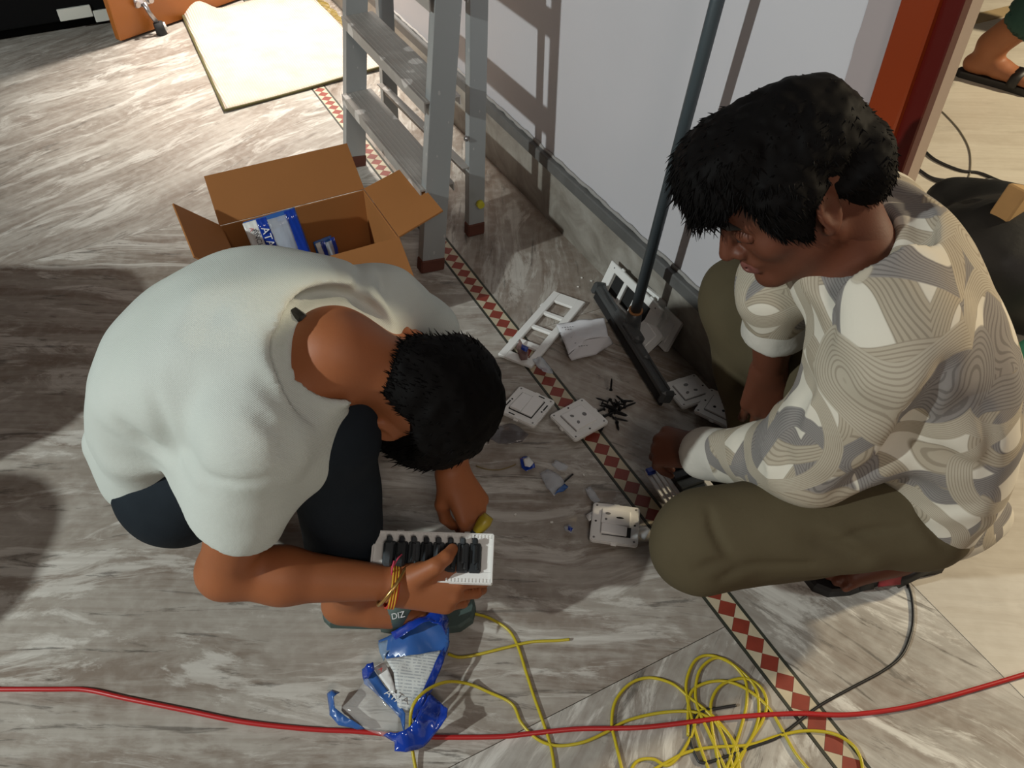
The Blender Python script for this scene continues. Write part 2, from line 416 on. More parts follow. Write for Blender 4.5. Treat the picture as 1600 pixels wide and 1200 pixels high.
for a, b in ((ST0 + 0.0005, ST0 + 0.0056), (ST1 - 0.0056, ST1 - 0.0005)): piece('border_line', [(-0.3, a), (4.6, a), (4.6, b), (-0.3, b)], line_m)
kk = 0; uu = -0.10 + 0.0083 - 0.195
gp = 0.0003
while uu < 3.35:
    piece('red_tile', [(uu - HA + gp, NC), (uu, NC + HW - gp), (uu + HA - gp, NC), (uu, NC - HW + gp)], red_m)
    piece('cream_tile', [(uu + gp, NC + HW), (uu + 2 * HA - gp, NC + HW), (uu + HA, NC + gp)], cream_m)
    piece('cream_tile', [(uu + gp, NC - HW), (uu + HA, NC - gp), (uu + 2 * HA - gp, NC - HW)], cream_m)
    uu += 2 * HA

# wall with the doorway, skirting and ledge
JU = 0.735                                     # the doorway starts here
wall_m = mat('lavender_white_paint', (0.60, 0.585, 0.615), 0.55, bump=0.05, bscale=120, var=0.04, vscale=3)
def slabbox(u0, u1, n0, n1, z0, z1, m, name, parent=None, ch=0.0):
    b = MB(); rot = np.array([U, N, [0, 0, 1]]).T
    b.box(un((u0 + u1) / 2, (n0 + n1) / 2, (z0 + z1) / 2), (u1 - u0, n1 - n0, z1 - z0), rot, ch)
    return b.build(name, m, parent, world=parent is not None)
wall = slabbox(0.80, 5.6, WALL_N, WALL_N + 0.045, 0, 2.8, wall_m, 'wall_right'); tag(wall, 'lavender white painted wall with a grey skirting', kind='structure')
w2 = slabbox(-3.2, -0.32, WALL_N, WALL_N + 0.16, 0, 2.8, wall_m, 'wall_near'); tag(w2, kind='structure')
lt = slabbox(-0.32, JU, WALL_N, WALL_N + 0.16, 2.1, 2.8, wall_m, 'wall_lintel'); tag(lt, kind='structure')
k = NB('skirting_marble', 0.4)
v = k.coords(scale=(2.2, 2.2, 3)); n = k.noise(v, 3.0, 6, 0.6, 0.8); k.color(k.ramp(n, [(0.30, (0.17, 0.15, 0.125)), (0.52, (0.30, 0.28, 0.245)), (0.75, (0.44, 0.42, 0.385))])); skirt_m = k.m
bb = slabbox(JU + 0.09, 5.6, WALL_N - 0.009, WALL_N + 0.002, 0, 0.165, skirt_m, 'baseboard_right'); tag(bb, 'grey marble skirting below a dark ledge', kind='structure')
ledge_m = mat('dark_grey_ledge', (0.115, 0.115, 0.112), 0.6, var=0.35, vscale=14, bump=0.2, bscale=50)
lg = slabbox(JU + 0.09, 5.6, WALL_N - 0.022, WALL_N + 0.002, 0.165, 0.200, ledge_m, 'trim_2', ch=0.003); tag(lg, 'dark grey stone ledge along the top of the skirting', kind='structure')
plaster = mat('crumbled_plaster', (0.34, 0.325, 0.31), 0.9, bump=0.6, bscale=60)
b = MB(); path = [un(u, WALL_N - 0.004, 0.203 + 0.0012 * math.sin(u * 37) + 0.0014 * math.sin(u * 91 + 1)) for u in np.arange(JU + 0.1, 4.2, 0.02)]
b.tube(path, [0.003 + 0.0025 * abs(math.sin(u * 53)) for u in np.arange(JU + 0.1, 4.2, 0.02)], 6); pl = b.build('trim_3', plaster, smooth=True); tag(pl, 'rough plaster line above the ledge', kind='structure')

# painted border by the door frame with a ragged edge, and the frame itself
mauve_m = mat('mauve_paint', (0.38, 0.325, 0.325), 0.6, bump=0.05, bscale=90)
pts = []; z = 0.2
rr = random.Random(3)
FRM = 0.826
left = []; right = []
while z < 2.75:
    left.append((FRM + 0.063 + rr.uniform(-0.0018, 0.0018), z)); right.append((FRM - 0.004 + rr.uniform(-0.001, 0.0022), z)); z += rr.uniform(0.012, 0.04)
b = MB(); nn = len(left)
b.add([un(u, WALL_N - 0.0015, z) for u, z in left] + [un(u, WALL_N - 0.0015, z) for u, z in right] + [un(u, WALL_N + 0.001, z) for u, z in left] + [un(u, WALL_N + 0.001, z) for u, z in right],
    [[i, i + 1, nn + i + 1, nn + i] for i in range(nn - 1)] + [[2 * nn + i, i, i + 1, 2 * nn + i + 1][::-1] for i in range(nn - 1)] + [[nn + i, nn + i + 1, 3 * nn + i + 1, 3 * nn + i] for i in range(nn - 1)])
mv = b.build('trim_4', mauve_m); tag(mv, 'mauve painted band on the wall beside the door frame', kind='structure')
b = MB(); rg = [un(u - 0.001, WALL_N - 0.001, z) for u, z in right]; b.tube(rg, 0.0022, 5); e1 = b.build('paint_edge', mat('white_paint_edge', (0.7, 0.68, 0.66), 0.7), mv)
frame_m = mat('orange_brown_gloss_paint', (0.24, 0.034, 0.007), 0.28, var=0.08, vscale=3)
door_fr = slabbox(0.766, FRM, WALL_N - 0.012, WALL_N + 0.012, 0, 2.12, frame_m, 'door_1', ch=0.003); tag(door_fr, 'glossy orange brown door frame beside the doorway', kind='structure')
shade_paint = mat('shaded_frame_gloss_paint', (0.085, 0.006, 0.004), 0.28)  # frame paint darkened: the shade on the rebate is put into this colour
slabbox(JU, 0.768, WALL_N - 0.002, WALL_N + 0.016, 0, 2.12, shade_paint, 'rebate', door_fr, 0.002)
slabbox(JU + 0.022, 0.80, WALL_N + 0.016, WALL_N + 0.044, 0, 2.12, shade_paint, 'inner_stop', door_fr)
pinkish = mat('pinkish_beige_trim', (0.50, 0.40, 0.33), 0.6)
slabbox(JU + 0.002, JU + 0.026, WALL_N + 0.012, WALL_N + 0.040, 0, 2.12, pinkish, 'architrave', door_fr)
df2 = slabbox(-0.42, -0.315, WALL_N - 0.012, WALL_N + 0.17, 0, 2.12, frame_m, 'door_2', ch=0.003); tag(df2, kind='structure')
brownstrip = mat('tan_floor_strip', (0.36, 0.27, 0.15), 0.6, var=0.2)
a, bq = P(1512, 33), P(1640, 2); d = unit(bq - a); pr = np.cross([0, 0, 1], d)
b = MB(); L = 2.2; b.box(a + d * L / 2 - d * 0.3 + [0, 0, 0.001], (L, 0.075, 0.006), np.array([d, pr, [0, 0, 1]]).T); ts = b.build('trim_5', brownstrip); tag(ts, 'tan strip laid across the pale floor of the next room', kind='structure')
b = MB(); b.box(a + d * L / 2 - d * 0.3 + pr * 0.27 + [0, 0, 0.001], (L, 0.035, 0.004), np.array([d, pr, [0, 0, 1]]).T); ts = b.build('trim_6', mat('grey_floor_line', (0.36, 0.34, 0.30), 0.6)); tag(ts, kind='structure')

# far left: open door leaf with its stopper, dark cabinet behind it
leaf_m = mat('varnished_orange_wood', (0.40, 0.125, 0.020), 0.35, var=0.22, vscale=4)
a, bq = P(190, 68), P(310, 25); d = unit(bq - a); pr = np.cross([0, 0, 1], d); dl = np.array([d, pr, [0, 0, 1]]).T
b = MB(); b.box(a + d * 0.38 + pr * 0.019 + [0, 0, 1.008], (0.76, 0.036, 2.0), dl, 0.003)
leaf = b.build('door_3', leaf_m); tag(leaf, 'open orange wooden door leaf standing behind the woven mat', kind='structure')
steel = mat('worn_steel', (0.42, 0.40, 0.40), 0.32, 0.9, var=0.2, vscale=60); rub = mat('black_rubber', (0.015, 0.015, 0.016), 0.7)
st = thing('door_stopper', 'chrome door stopper with black rubber foot on the orange door', 'door stopper', a + d * 0.135 + [0, 0, 0.0])
b = MB(); 
q = lambda x, y, z: d * x - pr * y + np.array([0, 0, z])
b.box(q(0, 0.006, 0.125), (0.07, 0.012, 0.035), dl, 0.004); b.cyl(q(-0.03, 0.012, 0.125), q(-0.03, 0.026, 0.125), 0.011); b.cyl(q(0.03, 0.012, 0.125), q(0.03, 0.026, 0.125), 0.011); b.build('bracket', steel, st)
b = MB(); b.tube([q(-0.004, 0.022, 0.125), q(0.0, 0.035, 0.09), q(0.018, 0.045, 0.04)], [0.012, 0.009, 0.010], 8); b.build('arm', steel, st, True)
b = MB(); b.cyl(q(0.018, 0.045, 0.048), q(0.021, 0.048, 0.0), 0.019, 0.021, 14); b.build('rubber_foot', rub, st, True)
b = MB(); b.cyl(q(0.034, 0.050, 0.042), q(0.038, 0.053, 0.012), 0.010, 0.010, 12); b.build('cap', mat('white_cap', (0.8, 0.8, 0.78), 0.4), st, True)
blk = mat('black_lacquer', (0.0015, 0.0015, 0.002), 0.75, spec=0.15); wht = mat('white_edge_strip', (0.62, 0.63, 0.58), 0.6)
c0, c1 = P(95, 66), P(178, 52); d2 = unit(c1 - c0); p2 = np.cross([0, 0, 1], d2); dl2 = np.array([d2, p2, [0, 0, 1]]).T
cab = thing('cabinet', 'black cabinet with white edge strips standing behind the orange door', 'cabinet', c1)
b = MB(); b.box(-d2 * 0.7 + p2 * 0.30 + [0, 0, 0.98], (1.5, 0.5, 1.84), dl2, 0.004); b.build('carcass', blk, cab)
b = MB(); b.box(-d2 * 0.7 + p2 * 0.34 + [0, 0, 0.03], (1.4, 0.4, 0.06), dl2); b.build('plinth', blk, cab)
b = MB(); b.box(-d2 * 0.115 + p2 * 0.045 + [0, 0, 0.085], (0.125, 0.012, 0.045), dl2, 0.002); b.build('edge_strip', wht, cab)
b = MB(); b.box(d2 * 0.0 + p2 * 0.045 + [0, 0, 0.060], (0.10, 0.012, 0.045), dl2, 0.002); b.build('edge_strip', wht, cab)

# woven mat
k = NB('woven_mat', 0.9, 0.2); v = k.coords(rot=(0, 0, -ANG)); 
w1 = k.n('ShaderNodeTexWave', wave_type='BANDS', bands_direction='X'); w1.inputs['Scale'].default_value = 34; w1.inputs['Distortion'].default_value = 1.2; w1.inputs['Detail'].default_value = 2; k.l(v, w1.inputs['Vector'])
n = k.noise(v, 9, 4); k.color(k.mix(k.math('MULTIPLY', w1.outputs['Fac'], 0.25), k.ramp(n, [(0.3, (0.58, 0.48, 0.39)), (0.7, (0.68, 0.60, 0.52))]), (0.36, 0.26, 0.18)))
k.bump(w1.outputs['Fac'], 0.5, 0.003); mat_m = k.m
q = [P(287, 30), P(352, 176), P(600, 108), un(3.95, 0.96)]
mv_ = []; G = 26
for i in range(G + 1):
    for j in range(G + 1):
        s, t = i / G, j / G; p = (q[0] * (1 - t) + q[1] * t) * (1 - s) + (q[3] * (1 - t) + q[2] * t) * s
        p = p + np.array([0, 0, 0.008 + 0.004 * math.sin(5 * s + 3 * t) * math.sin(7 * t) + 0.05 * max(0, 1 - ((s - 0.12) ** 2 + (t) ** 2) / 0.03) ** 2]); mv_.append(p)
rg = thing('woven_mat', 'cream woven cotton floor mat with a dark bound edge under the bright light', 'mat', q[1])
f = [[i * (G + 1) + j, i * (G + 1) + j + 1, (i + 1) * (G + 1) + j + 1, (i + 1) * (G + 1) + j] for i in range(G) for j in range(G)]
o = obj('weave', mv_, f, mat_m, rg, True, True); sm = o.modifiers.new('thick', 'SOLIDIFY'); sm.thickness = 0.006
b = MB(); ed = [mv_[i * (G + 1) + G] for i in range(G + 1)]; b.tube(ed[::-1] + mv_[:G + 1][::-1][1:], 0.005, 6); b.build('bound_edge', mat('dark_olive_binding', (0.10, 0.085, 0.03), 0.9), rg, True, True)
b = MB()
for t in np.linspace(0, 1, 60):
    p = q[2] * (1 - t) + q[3] * t; dd = unit(np.array([0.9, 0.3, 0])); b.box(p + dd * 0.016 + [0, 0, 0.005], (0.032 + 0.008 * math.sin(t * 60), 0.003, 0.003), np.array([dd, np.cross([0, 0, 1], dd), [0, 0, 1]]).T)
o = b.build('fringe', mat('yellow_fringe', (0.50, 0.36, 0.05), 0.9), rg, False, True); tag(o, kind='stuff')

# unseen two-seater added left of the view, shaped to cast two rounded shadows
sofa_m = mat('brown_upholstery', (0.10, 0.06, 0.04), 0.85, bump=0.2, bscale=120)
sofa = thing('sofa', 'unseen low brown two-seater added left of the squatting man in white for its shadow', 'sofa', (-1.72, 0.88, 0))
for y0, y1, x1 in ((0.47, 0.81, -1.275), (0.86, 1.40, -1.325)):
    b = MB(); b.prism([(x - (-1.72 + 0), y - 0.88) for x, y in [((-2.05 + x1) / 2 + q[0], (y0 + y1) / 2 + q[1]) for q in rrect(x1 + 2.05, y1 - y0, 0.13, 6)]], 0.28, 0.41); o = b.build('seat_cushion', sofa_m, sofa)
b = MB(); b.box((-0.06, 0.05, 0.18), (0.62, 0.86, 0.20), None, 0.02); b.build('base', sofa_m, sofa)
b = MB(); b.box((-0.40, 0.05, 0.38), (0.12, 0.98, 0.60), None, 0.03); b.build('backrest', sofa_m, sofa)
for sx in (-0.3, 0.2):
    for sy in (-0.32, 0.42): b = MB(); b.cyl((sx, sy, 0.0), (sx, sy, 0.09), 0.02, 0.026, 12); b.build('leg', blk, sofa)
# ================================================================ STEP LADDER
alu = mat('dull_aluminium', (0.36, 0.375, 0.38), 0.5, 0.3, var=0.12, vscale=20, bump=0.04, bscale=200)
k = NB('paint_splashed_tread', 0.5)
v = k.coords(); vo = k.n('ShaderNodeTexVoronoi'); vo.inputs['Scale'].default_value = 13; k.l(v, vo.inputs['Vector'])
dn = k.noise(v, 60, 3); dd = k.math('ADD', vo.outputs['Distance'], k.math('MULTIPLY', dn, 0.22)); mask = k.ramp(dd, [(0.37, 1.0), (0.42, 0.0)])
n = k.noise(v, 7, 6); n2 = k.ramp(n, [(0.52, 0.0), (0.66, 0.5)])
k.color(k.mix(k.math('MULTIPLY', mask, 0.75), k.mix(n2, (0.36, 0.335, 0.31), (0.54, 0.52, 0.49)), (0.78, 0.75, 0.72))); k.b.inputs['Metallic'].default_value = 0.1; tread_m = k.m
k = NB('paint_flecked_rail', 0.42)
v = k.coords(scale=(1, 1, 0.5)); vo = k.n('ShaderNodeTexVoronoi'); vo.inputs['Scale'].default_value = 34; k.l(v, vo.inputs['Vector'])
dn = k.noise(v, 90, 3); mask = k.ramp(k.math('ADD', vo.outputs['Distance'], k.math('MULTIPLY', dn, 0.25)), [(0.19, 1.0), (0.22, 0.0)])
k.color(k.mix(k.math('MULTIPLY', mask, 0.5), (0.38, 0.40, 0.405), (0.68, 0.67, 0.65))); k.b.inputs['Metallic'].default_value = 0.25; rail_m = k.m
redfoot = mat('red_brown_rubber', (0.11, 0.035, 0.022), 0.8, var=0.3, vscale=40)
lad = thing('step_ladder', 'paint-splashed aluminium step ladder standing against the wall', 'ladder', (P(675, 425) + P(612, 228)) / 2)
def rail(foot, top, w, t, name, fm=rail_m):
    ax = unit(top - foot); nn_ = unit(N - ax * (N @ ax)); uu_ = np.cross(ax, nn_); rot = np.array([nn_, uu_, ax]).T
    L = np.linalg.norm(top - foot); mid = foot + ax * (L / 2 + 0.02); b = MB()
    b.box(mid - uu_ * 0, (w, 0.0025, L - 0.04), rot); 
    for s in (-1, 1): b.box(mid + nn_ * s * (w / 2 - 0.00125) + uu_ * t / 2, (0.0025, t, L - 0.04), rot)
    for s in (-1, 1): b.box(mid + nn_ * s * (w / 2 - 0.006) + uu_ * t, (0.012, 0.0025, L - 0.04), rot)
    o = b.build(name, fm, lad, False, True)
    c = MB(); c.box(foot + ax * 0.02 + uu_ * t / 2, (w + 0.006, t + 0.006, 0.04), rot, 0.004); c.build('foot', redfoot, o, False, False)
    o.children[0].data.transform(Matrix.Translation(-Vector(lad.location)))
    return ax, nn_, uu_
Zt = 1.55
def lean(foot, dx, dn): return foot + np.array([0, 0, Zt]) + N * dn + U * dx
fR, fL, bR, bL = P(676, 425), P(556, 262), P(744, 368), P(614, 228)
axR = rail(fR, lean(fR, 0.02, 0.205), 0.062, 0.028, 'front_rail')
axL = rail(fL, lean(fL, -0.05, 0.205), 0.062, 0.028, 'front_rail')
rail(bR, lean(bR, 0.0, 0.07), 0.046, 0.024, 'rear_rail'); rail(bL, lean(bL, -0.05, 0.07), 0.046, 0.024, 'rear_rail')
def at(foot, dx, dn, z): return foot + (lean(foot, dx, dn) - foot) * z / Zt
rotl = np.array([U, N, [0, 0, 1]]).T
for z in (0.245, 0.465, 0.69, 0.915, 1.14, 1.365):
    a, c = at(fR, 0.02, 0.205, z), at(fL, -0.05, 0.205, z); ax = unit(c - a); nn_ = unit(N - ax * (N @ ax)); rot = np.array([ax, nn_, np.cross(ax, nn_)]).T
    mid = (a + c) / 2; L = np.linalg.norm(c - a) - 0.004
    b = MB(); b.box(mid + nn_ * 0.0, (L, 0.088, 0.004), rot); b.box(mid - nn_ * 0.0445 + [0, 0, -0.012], (L, 0.003, 0.030), rot); b.box(mid + nn_ * 0.0445 + [0, 0, -0.010], (L, 0.003, 0.022), rot)
    for r_ in range(7): b.box(mid + nn_ * (-0.036 + 0.012 * r_) + [0, 0, 0.0022], (L, 0.003, 0.0008), rot)
    b.build('tread', tread_m, lad, False, True)
a, c = at(bR, 0, 0.07, 0.20), at(bL, -0.05, 0.07, 0.20); ax = unit(c - a); rot = np.array([ax, np.cross([0, 0, 1], ax), [0, 0, 1]]).T
b = MB(); b.box((a + c) / 2 - N * 0.02, (np.linalg.norm(c - a), 0.003, 0.035), rot); b.box((a + c) / 2 - N * 0.03 + [0, 0, 0.017], (np.linalg.norm(c - a), 0.022, 0.003), rot); b.build('rear_brace', tread_m, lad, False, True)
b = MB(); p = at(bR, 0, 0.07, 0.118) - U * 0.026 - N * 0.004; b.cyl(p, p - U * 0.012 , 0.0115, 0.010, 14); b.build('yellow_cap', mat('yellow_plastic', (0.55, 0.50, 0.03), 0.4), lad, True, True)
b = MB(); p = at(bR, 0, 0.07, 0.30) - N * 0.030; b.cyl(p, p + [0, 0, 0.001] - N * 0.006, 0.008, 0.006, 10); b.build('rivet', steel, lad, True, True)
b = MB(); a, c = at(fR, 0.02, 0.205, 1.47), at(fL, -0.05, 0.205, 1.47); b.box((a + c) / 2 + N * 0.05, (np.linalg.norm(c - a) + 0.03, 0.20, 0.03), np.array([unit(c - a), np.cross([0, 0, 1], unit(c - a)), [0, 0, 1]]).T, 0.004); b.build('top_platform', alu, lad, False, True)

# ================================================================ CARDBOARD CARTON
card_m = mat('brown_cardboard', (0.35, 0.140, 0.036), 0.8, var=0.10, vscale=6, bump=0.06, bscale=90)
h = 0.20; A0, A1 = P(343, 353, h), P(569, 296, h); ex = unit(A1 - A0); ey = np.array([ex[1], -ex[0], 0]); BL, BW = np.linalg.norm(A1 - A0), 0.245
carton = thing('cardboard_carton', 'open brown cardboard carton with four flaps folded out beside the ladder', 'carton', (A0 + A1) / 2 + ey * BW / 2 - [0, 0, h])
crot = np.array([ex, ey, [0, 0, 1]]).T; O = A0 - [0, 0, h]
def cb(name, c, d, rot=crot): b = MB(); b.box(c, d, rot, 0.0012); return b.build(name, card_m, carton, False, True)
T = 0.004
cb('bottom_panel', O + ex * BL / 2 + ey * BW / 2 + [0, 0, T / 2], (BL, BW, T))
cb('back_panel', O + ex * BL / 2 + ey * T / 2 + [0, 0, h / 2], (BL, T, h)); cb('front_panel', O + ex * BL / 2 + ey * (BW - T / 2) + [0, 0, h / 2], (BL, T, h))
cb('side_panel', O + ex * T / 2 + ey * BW / 2 + [0, 0, h / 2], (T, BW - 2 * T, h)); cb('side_panel', O + ex * (BL - T / 2) + ey * BW / 2 + [0, 0, h / 2], (T, BW - 2 * T, h))
def flap(p0, p1, out, deg, L, taper=0.004):
    d = unit(p1 - p0); o_ = unit(out) * math.cos(R(deg)) + np.array([0, 0, math.sin(R(deg))]); n_ = np.cross(d, o_); b = MB()
    q = [p0, p1, p1 + o_ * L - d * taper, p0 + o_ * L + d * taper]
    b.add([x - n_ * T / 2 for x in q] + [x + n_ * T / 2 for x in q], [[0, 1, 2, 3], [7, 6, 5, 4], [0, 4, 5, 1], [1, 5, 6, 2], [2, 6, 7, 3], [3, 7, 4, 0]])
    return b.build('flap', card_m, carton, False, True)
top = lambda x, y: O + ex * x + ey * y + np.array([0, 0, h + 0.001])
flap(top(0, 0), top(BL, 0), -ey, 45, 0.124); flap(top(0, BW), top(BL, BW), ey, -32, 0.124)
flap(top(0, 0), top(0, BW), -ex, 45, 0.124); flap(top(BL, 0), top(BL, BW), ex, 17, 0.124)
blue_m = mat('glossy_blue_film', (0.010, 0.045, 0.34), 0.16, coat=0.6, var=0.25, vscale=20)
midblue_m = mat('mid_blue_print', (0.035, 0.115, 0.36), 0.25, coat=0.4)
clear_m = mat('clear_plastic_film', (0.72, 0.76, 0.80), 0.12, alpha=0.30, coat=0.3)
haze_m = mat('hazy_plastic_film', (0.62, 0.66, 0.72), 0.25, alpha=0.42, coat=0.4, bump=0.5, bscale=40)
whitep_m = mat('white_print_panel', (0.70, 0.71, 0.70), 0.35, coat=0.3)
ink = mat('dark_print_ink', (0.06, 0.06, 0.07), 0.6); wink = mat('white_print_ink', (0.8, 0.82, 0.85), 0.5); redink = mat('red_print_ink', (0.55, 0.06, 0.06), 0.6)
def packet(name, label, loc, xdir, ydir, W_, Hh, full=True, grp=None):
    """soft film packet standing in the carton; local x across, y up, z out of its face"""
    x = unit(xdir); y = unit(ydir - x * (np.asarray(ydir) @ x)); z = np.cross(x, y)
    t = thing(name, label, 'packet', loc, Matrix(np.array([x, y, z]).T.tolist()), grp)
    def pan(nm, x0, x1, y0, y1, zz, m, th=0.003, bulge=0.0):
        G = 8; v = []; 
        for i in range(G + 1):
            for j in range(G + 1):
                s, q = i / G, j / G; v.append((x0 + (x1 - x0) * s, y0 + (y1 - y0) * q, zz + bulge * math.sin(math.pi * s) * math.sin(math.pi * min(q, .9)) + 0.0012 * math.sin(13 * s + 9 * q)))
        o = obj(nm, v, [[i * (G + 1) + j, (i + 1) * (G + 1) + j, (i + 1) * (G + 1) + j + 1, i * (G + 1) + j + 1] for i in range(G) for j in range(G)], m, t, True)
        sd = o.modifiers.new('thick', 'SOLIDIFY'); sd.thickness = th; return o
    pan('white_band', 0, 0.26 * W_, 0, Hh, 0.004, whitep_m); pan('blue_band', 0.26 * W_, 0.45 * W_, 0, Hh, 0.006, blue_m)
    pan('window_film', 0.45 * W_, 0.82 * W_, 0, Hh * 0.96, 0.006, haze_m, 0.001, 0.006); pan('blue_edge', 0.80 * W_, W_, 0, Hh, 0.006, blue_m)
    pan('back_film', 0, W_, 0, Hh, -0.012, midblue_m)
    b = MB(); b.box((0.64 * W_, Hh * 0.42, -0.002), (0.33 * W_, Hh * 0.78, 0.012), None, 0.003); b.build('content', mat('pale_blue_plastic', (0.20, 0.33, 0.55), 0.5, var=0.3, vscale=40), t)
    if full:
        text_mesh('print', 'ATARA', 0.026, wink, t, (0.355 * W_, Hh * 0.66, 0.0095), (0, 0, R(-90)))
        text_mesh('print', 'ANCHOR', 0.017, ink, t, (0.17 * W_, Hh * 0.70, 0.0075), (0, 0, R(-90))); text_mesh('print', 'A', 0.014, redink, t, (0.12 * W_, Hh * 0.90, 0.0075), (0, 0, R(-90)))
    return t
c_ = P(432, 385, 0.115)
pk = unit(P(455, 323, 0.25) - P(395, 345, 0.25))
packet('blue_packet', 'blue and white packet with a clear window standing up in the carton', (-0.604, 1.655, 0.045), (0.118, 0.034, 0.02), np.array([-0.03, 0.06, 0.17]), 0.128, 0.185)
packet('blue_packet', 'dark blue packet lying low at the left inside the carton', (-0.632, 1.63, 0.05), pk, np.array([-0.1, 0.3, 0.8]), 0.06, 0.12, False)
packet('blue_packet', 'dark blue packet tip at the right inside the carton, half hidden by the bent back', (-0.475, 1.72, 0.02), pk, np.array([0.1, 0.30, 0.75]), 0.05, 0.12, False)

# ================================================================ WIPER WITH ITS POLE
wip_m = mat('dark_grey_plastic', (0.060, 0.064, 0.066), 0.4, var=0.2, vscale=20); pole_m = mat('slate_pole_paint', (0.055, 0.072, 0.082), 0.42, bump=0.1, bscale=200)
E0, E1 = P(934, 452, 0.035), P(1040, 622, 0.035); wd = unit(E1 - E0); wl = np.linalg.norm(E1 - E0); wmid = (E0 + E1) / 2
wiper = thing('floor_wiper', 'dark grey floor wiper leaning on the wall on its long pole', 'wiper', wmid - [0, 0, wmid[2]])
tl = unit(np.array([0.30, 0.15, 0.94])); tl = unit(tl - wd * (tl @ wd)); tn = np.cross(wd, tl); wrot = np.array([wd, tn, tl]).T
b = MB(); b.box(wmid + tl * 0.006, (wl, 0.022, 0.018), wrot, 0.005); b.box(wmid - tn * 0.006 + tl * 0.014, (wl * 0.96, 0.005, 0.014), wrot, 0.002); b.box(wmid + tl * 0.016, (wl * 0.45, 0.018, 0.018), wrot, 0.006); b.box(wmid + tl * 0.026, (wl * 0.2, 0.028, 0.024), wrot, 0.008); b.build('head', wip_m, wiper, False, True)
b = MB(); b.box(wmid - tl * 0.014, (wl * 0.99, 0.006, 0.022), wrot); b.build('rubber_blade', rub, wiper, False, True)
for e in (E0, E1):
    b = MB(); b.box(e + tl * 0.004, (0.016, 0.034, 0.034), wrot, 0.006); b.build('end_cap', wip_m, wiper, False, True)
pb = P(993, 486, 0.10)
def onwall(px, py, off):
    x, y = (px - 800) / FPX, (py - 600) / FPX; r = np.array([x, CP_ - SP_ * y, -SP_ - CP_ * y]); t = (WALL_N - off) / (r @ N); return np.array([0, 0, CAMH]) + r * t
ptop = onwall(1121, 0, 0.085); pdir = unit(ptop - pb)
b = MB(); b.tube([pb - pdir * 0.03, pb + pdir * 1.25], 0.0125, 16); b.build('pole', pole_m, wiper, True, True)
b = MB(); b.tube([pb - pdir * 0.055, pb + pdir * 0.0], [0.022, 0.0165], 16); b.build('socket', wip_m, wiper, True, True)
b = MB(); b.tube([pb + pdir * 0.0, pb + pdir * 0.004], 0.0172, 16); b.build('orange_ring', mat('rusty_orange_ring', (0.36, 0.16, 0.06), 0.6), wiper, True, True)

# ================================================================ SWITCH PLATES AND SOCKETS
pw = mat('white_switch_plastic', (0.82, 0.82, 0.80), 0.38, var=0.03); pw2 = mat('white_switch_insert', (0.86, 0.86, 0.85), 0.33); hole = mat('hole_shadow_black', (0.012, 0.012, 0.012), 0.8)
slotg = mat('grey_plastic_recess', (0.20, 0.20, 0.20), 0.7); blkp = mat('charcoal_plastic', (0.022, 0.026, 0.030), 0.42, var=0.3, vscale=40)
def ring_prism(mb, outer, inner, z0, z1):
    n = len(outer); v = [(x, y, z0) for x, y in outer] + [(x, y, z0) for x, y in inner] + [(x, y, z1) for x, y in outer] + [(x, y, z1) for x, y in inner]; f = []
    for i in range(n):
        j = (i + 1) % n; f += [[i, j, n + j, n + i][::-1], [2 * n + i, 2 * n + j, 3 * n + j, 3 * n + i], [i, j, 2 * n + j, 2 * n + i], [n + i, 3 * n + i, 3 * n + j, n + j]]
    mb.add(v, f)
def plate_frame(t, W_, Hh, rad=0.007, z=0.0, th=0.0075, hole_r=True):
    b = MB(); ring_prism(b, rrect(W_, Hh, rad), rrect(W_ * 0.70, Hh * 0.70, 0.002), z, z + th * 0.72); ring_prism(b, rrect(W_ * 0.96, Hh * 0.96, rad * 0.8), rrect(W_ * 0.64, Hh * 0.64, 0.002), z + th * 0.6, z + th)
    for s in (-1, 1): b.box((0, s * (Hh / 2 + 0.001), z + th * 0.35), (0.012, 0.005, th * 0.6), None, 0.0015)
    return b.build('plate', pw, t)
def disc(t, name, x, y, z, r, m, sx=1.0, ang=0):
    b = MB(); n = 12; c, s = math.cos(ang), math.sin(ang); v = [(x + c * r * sx * math.cos(6.283 * k / n) - s * r * math.sin(6.283 * k / n), y + s * r * sx * math.cos(6.283 * k / n) + c * r * math.sin(6.283 * k / n)) for k in range(n)]
    b.prism(v, z - 0.003, z + 0.00025); return b.build(name, m, t)
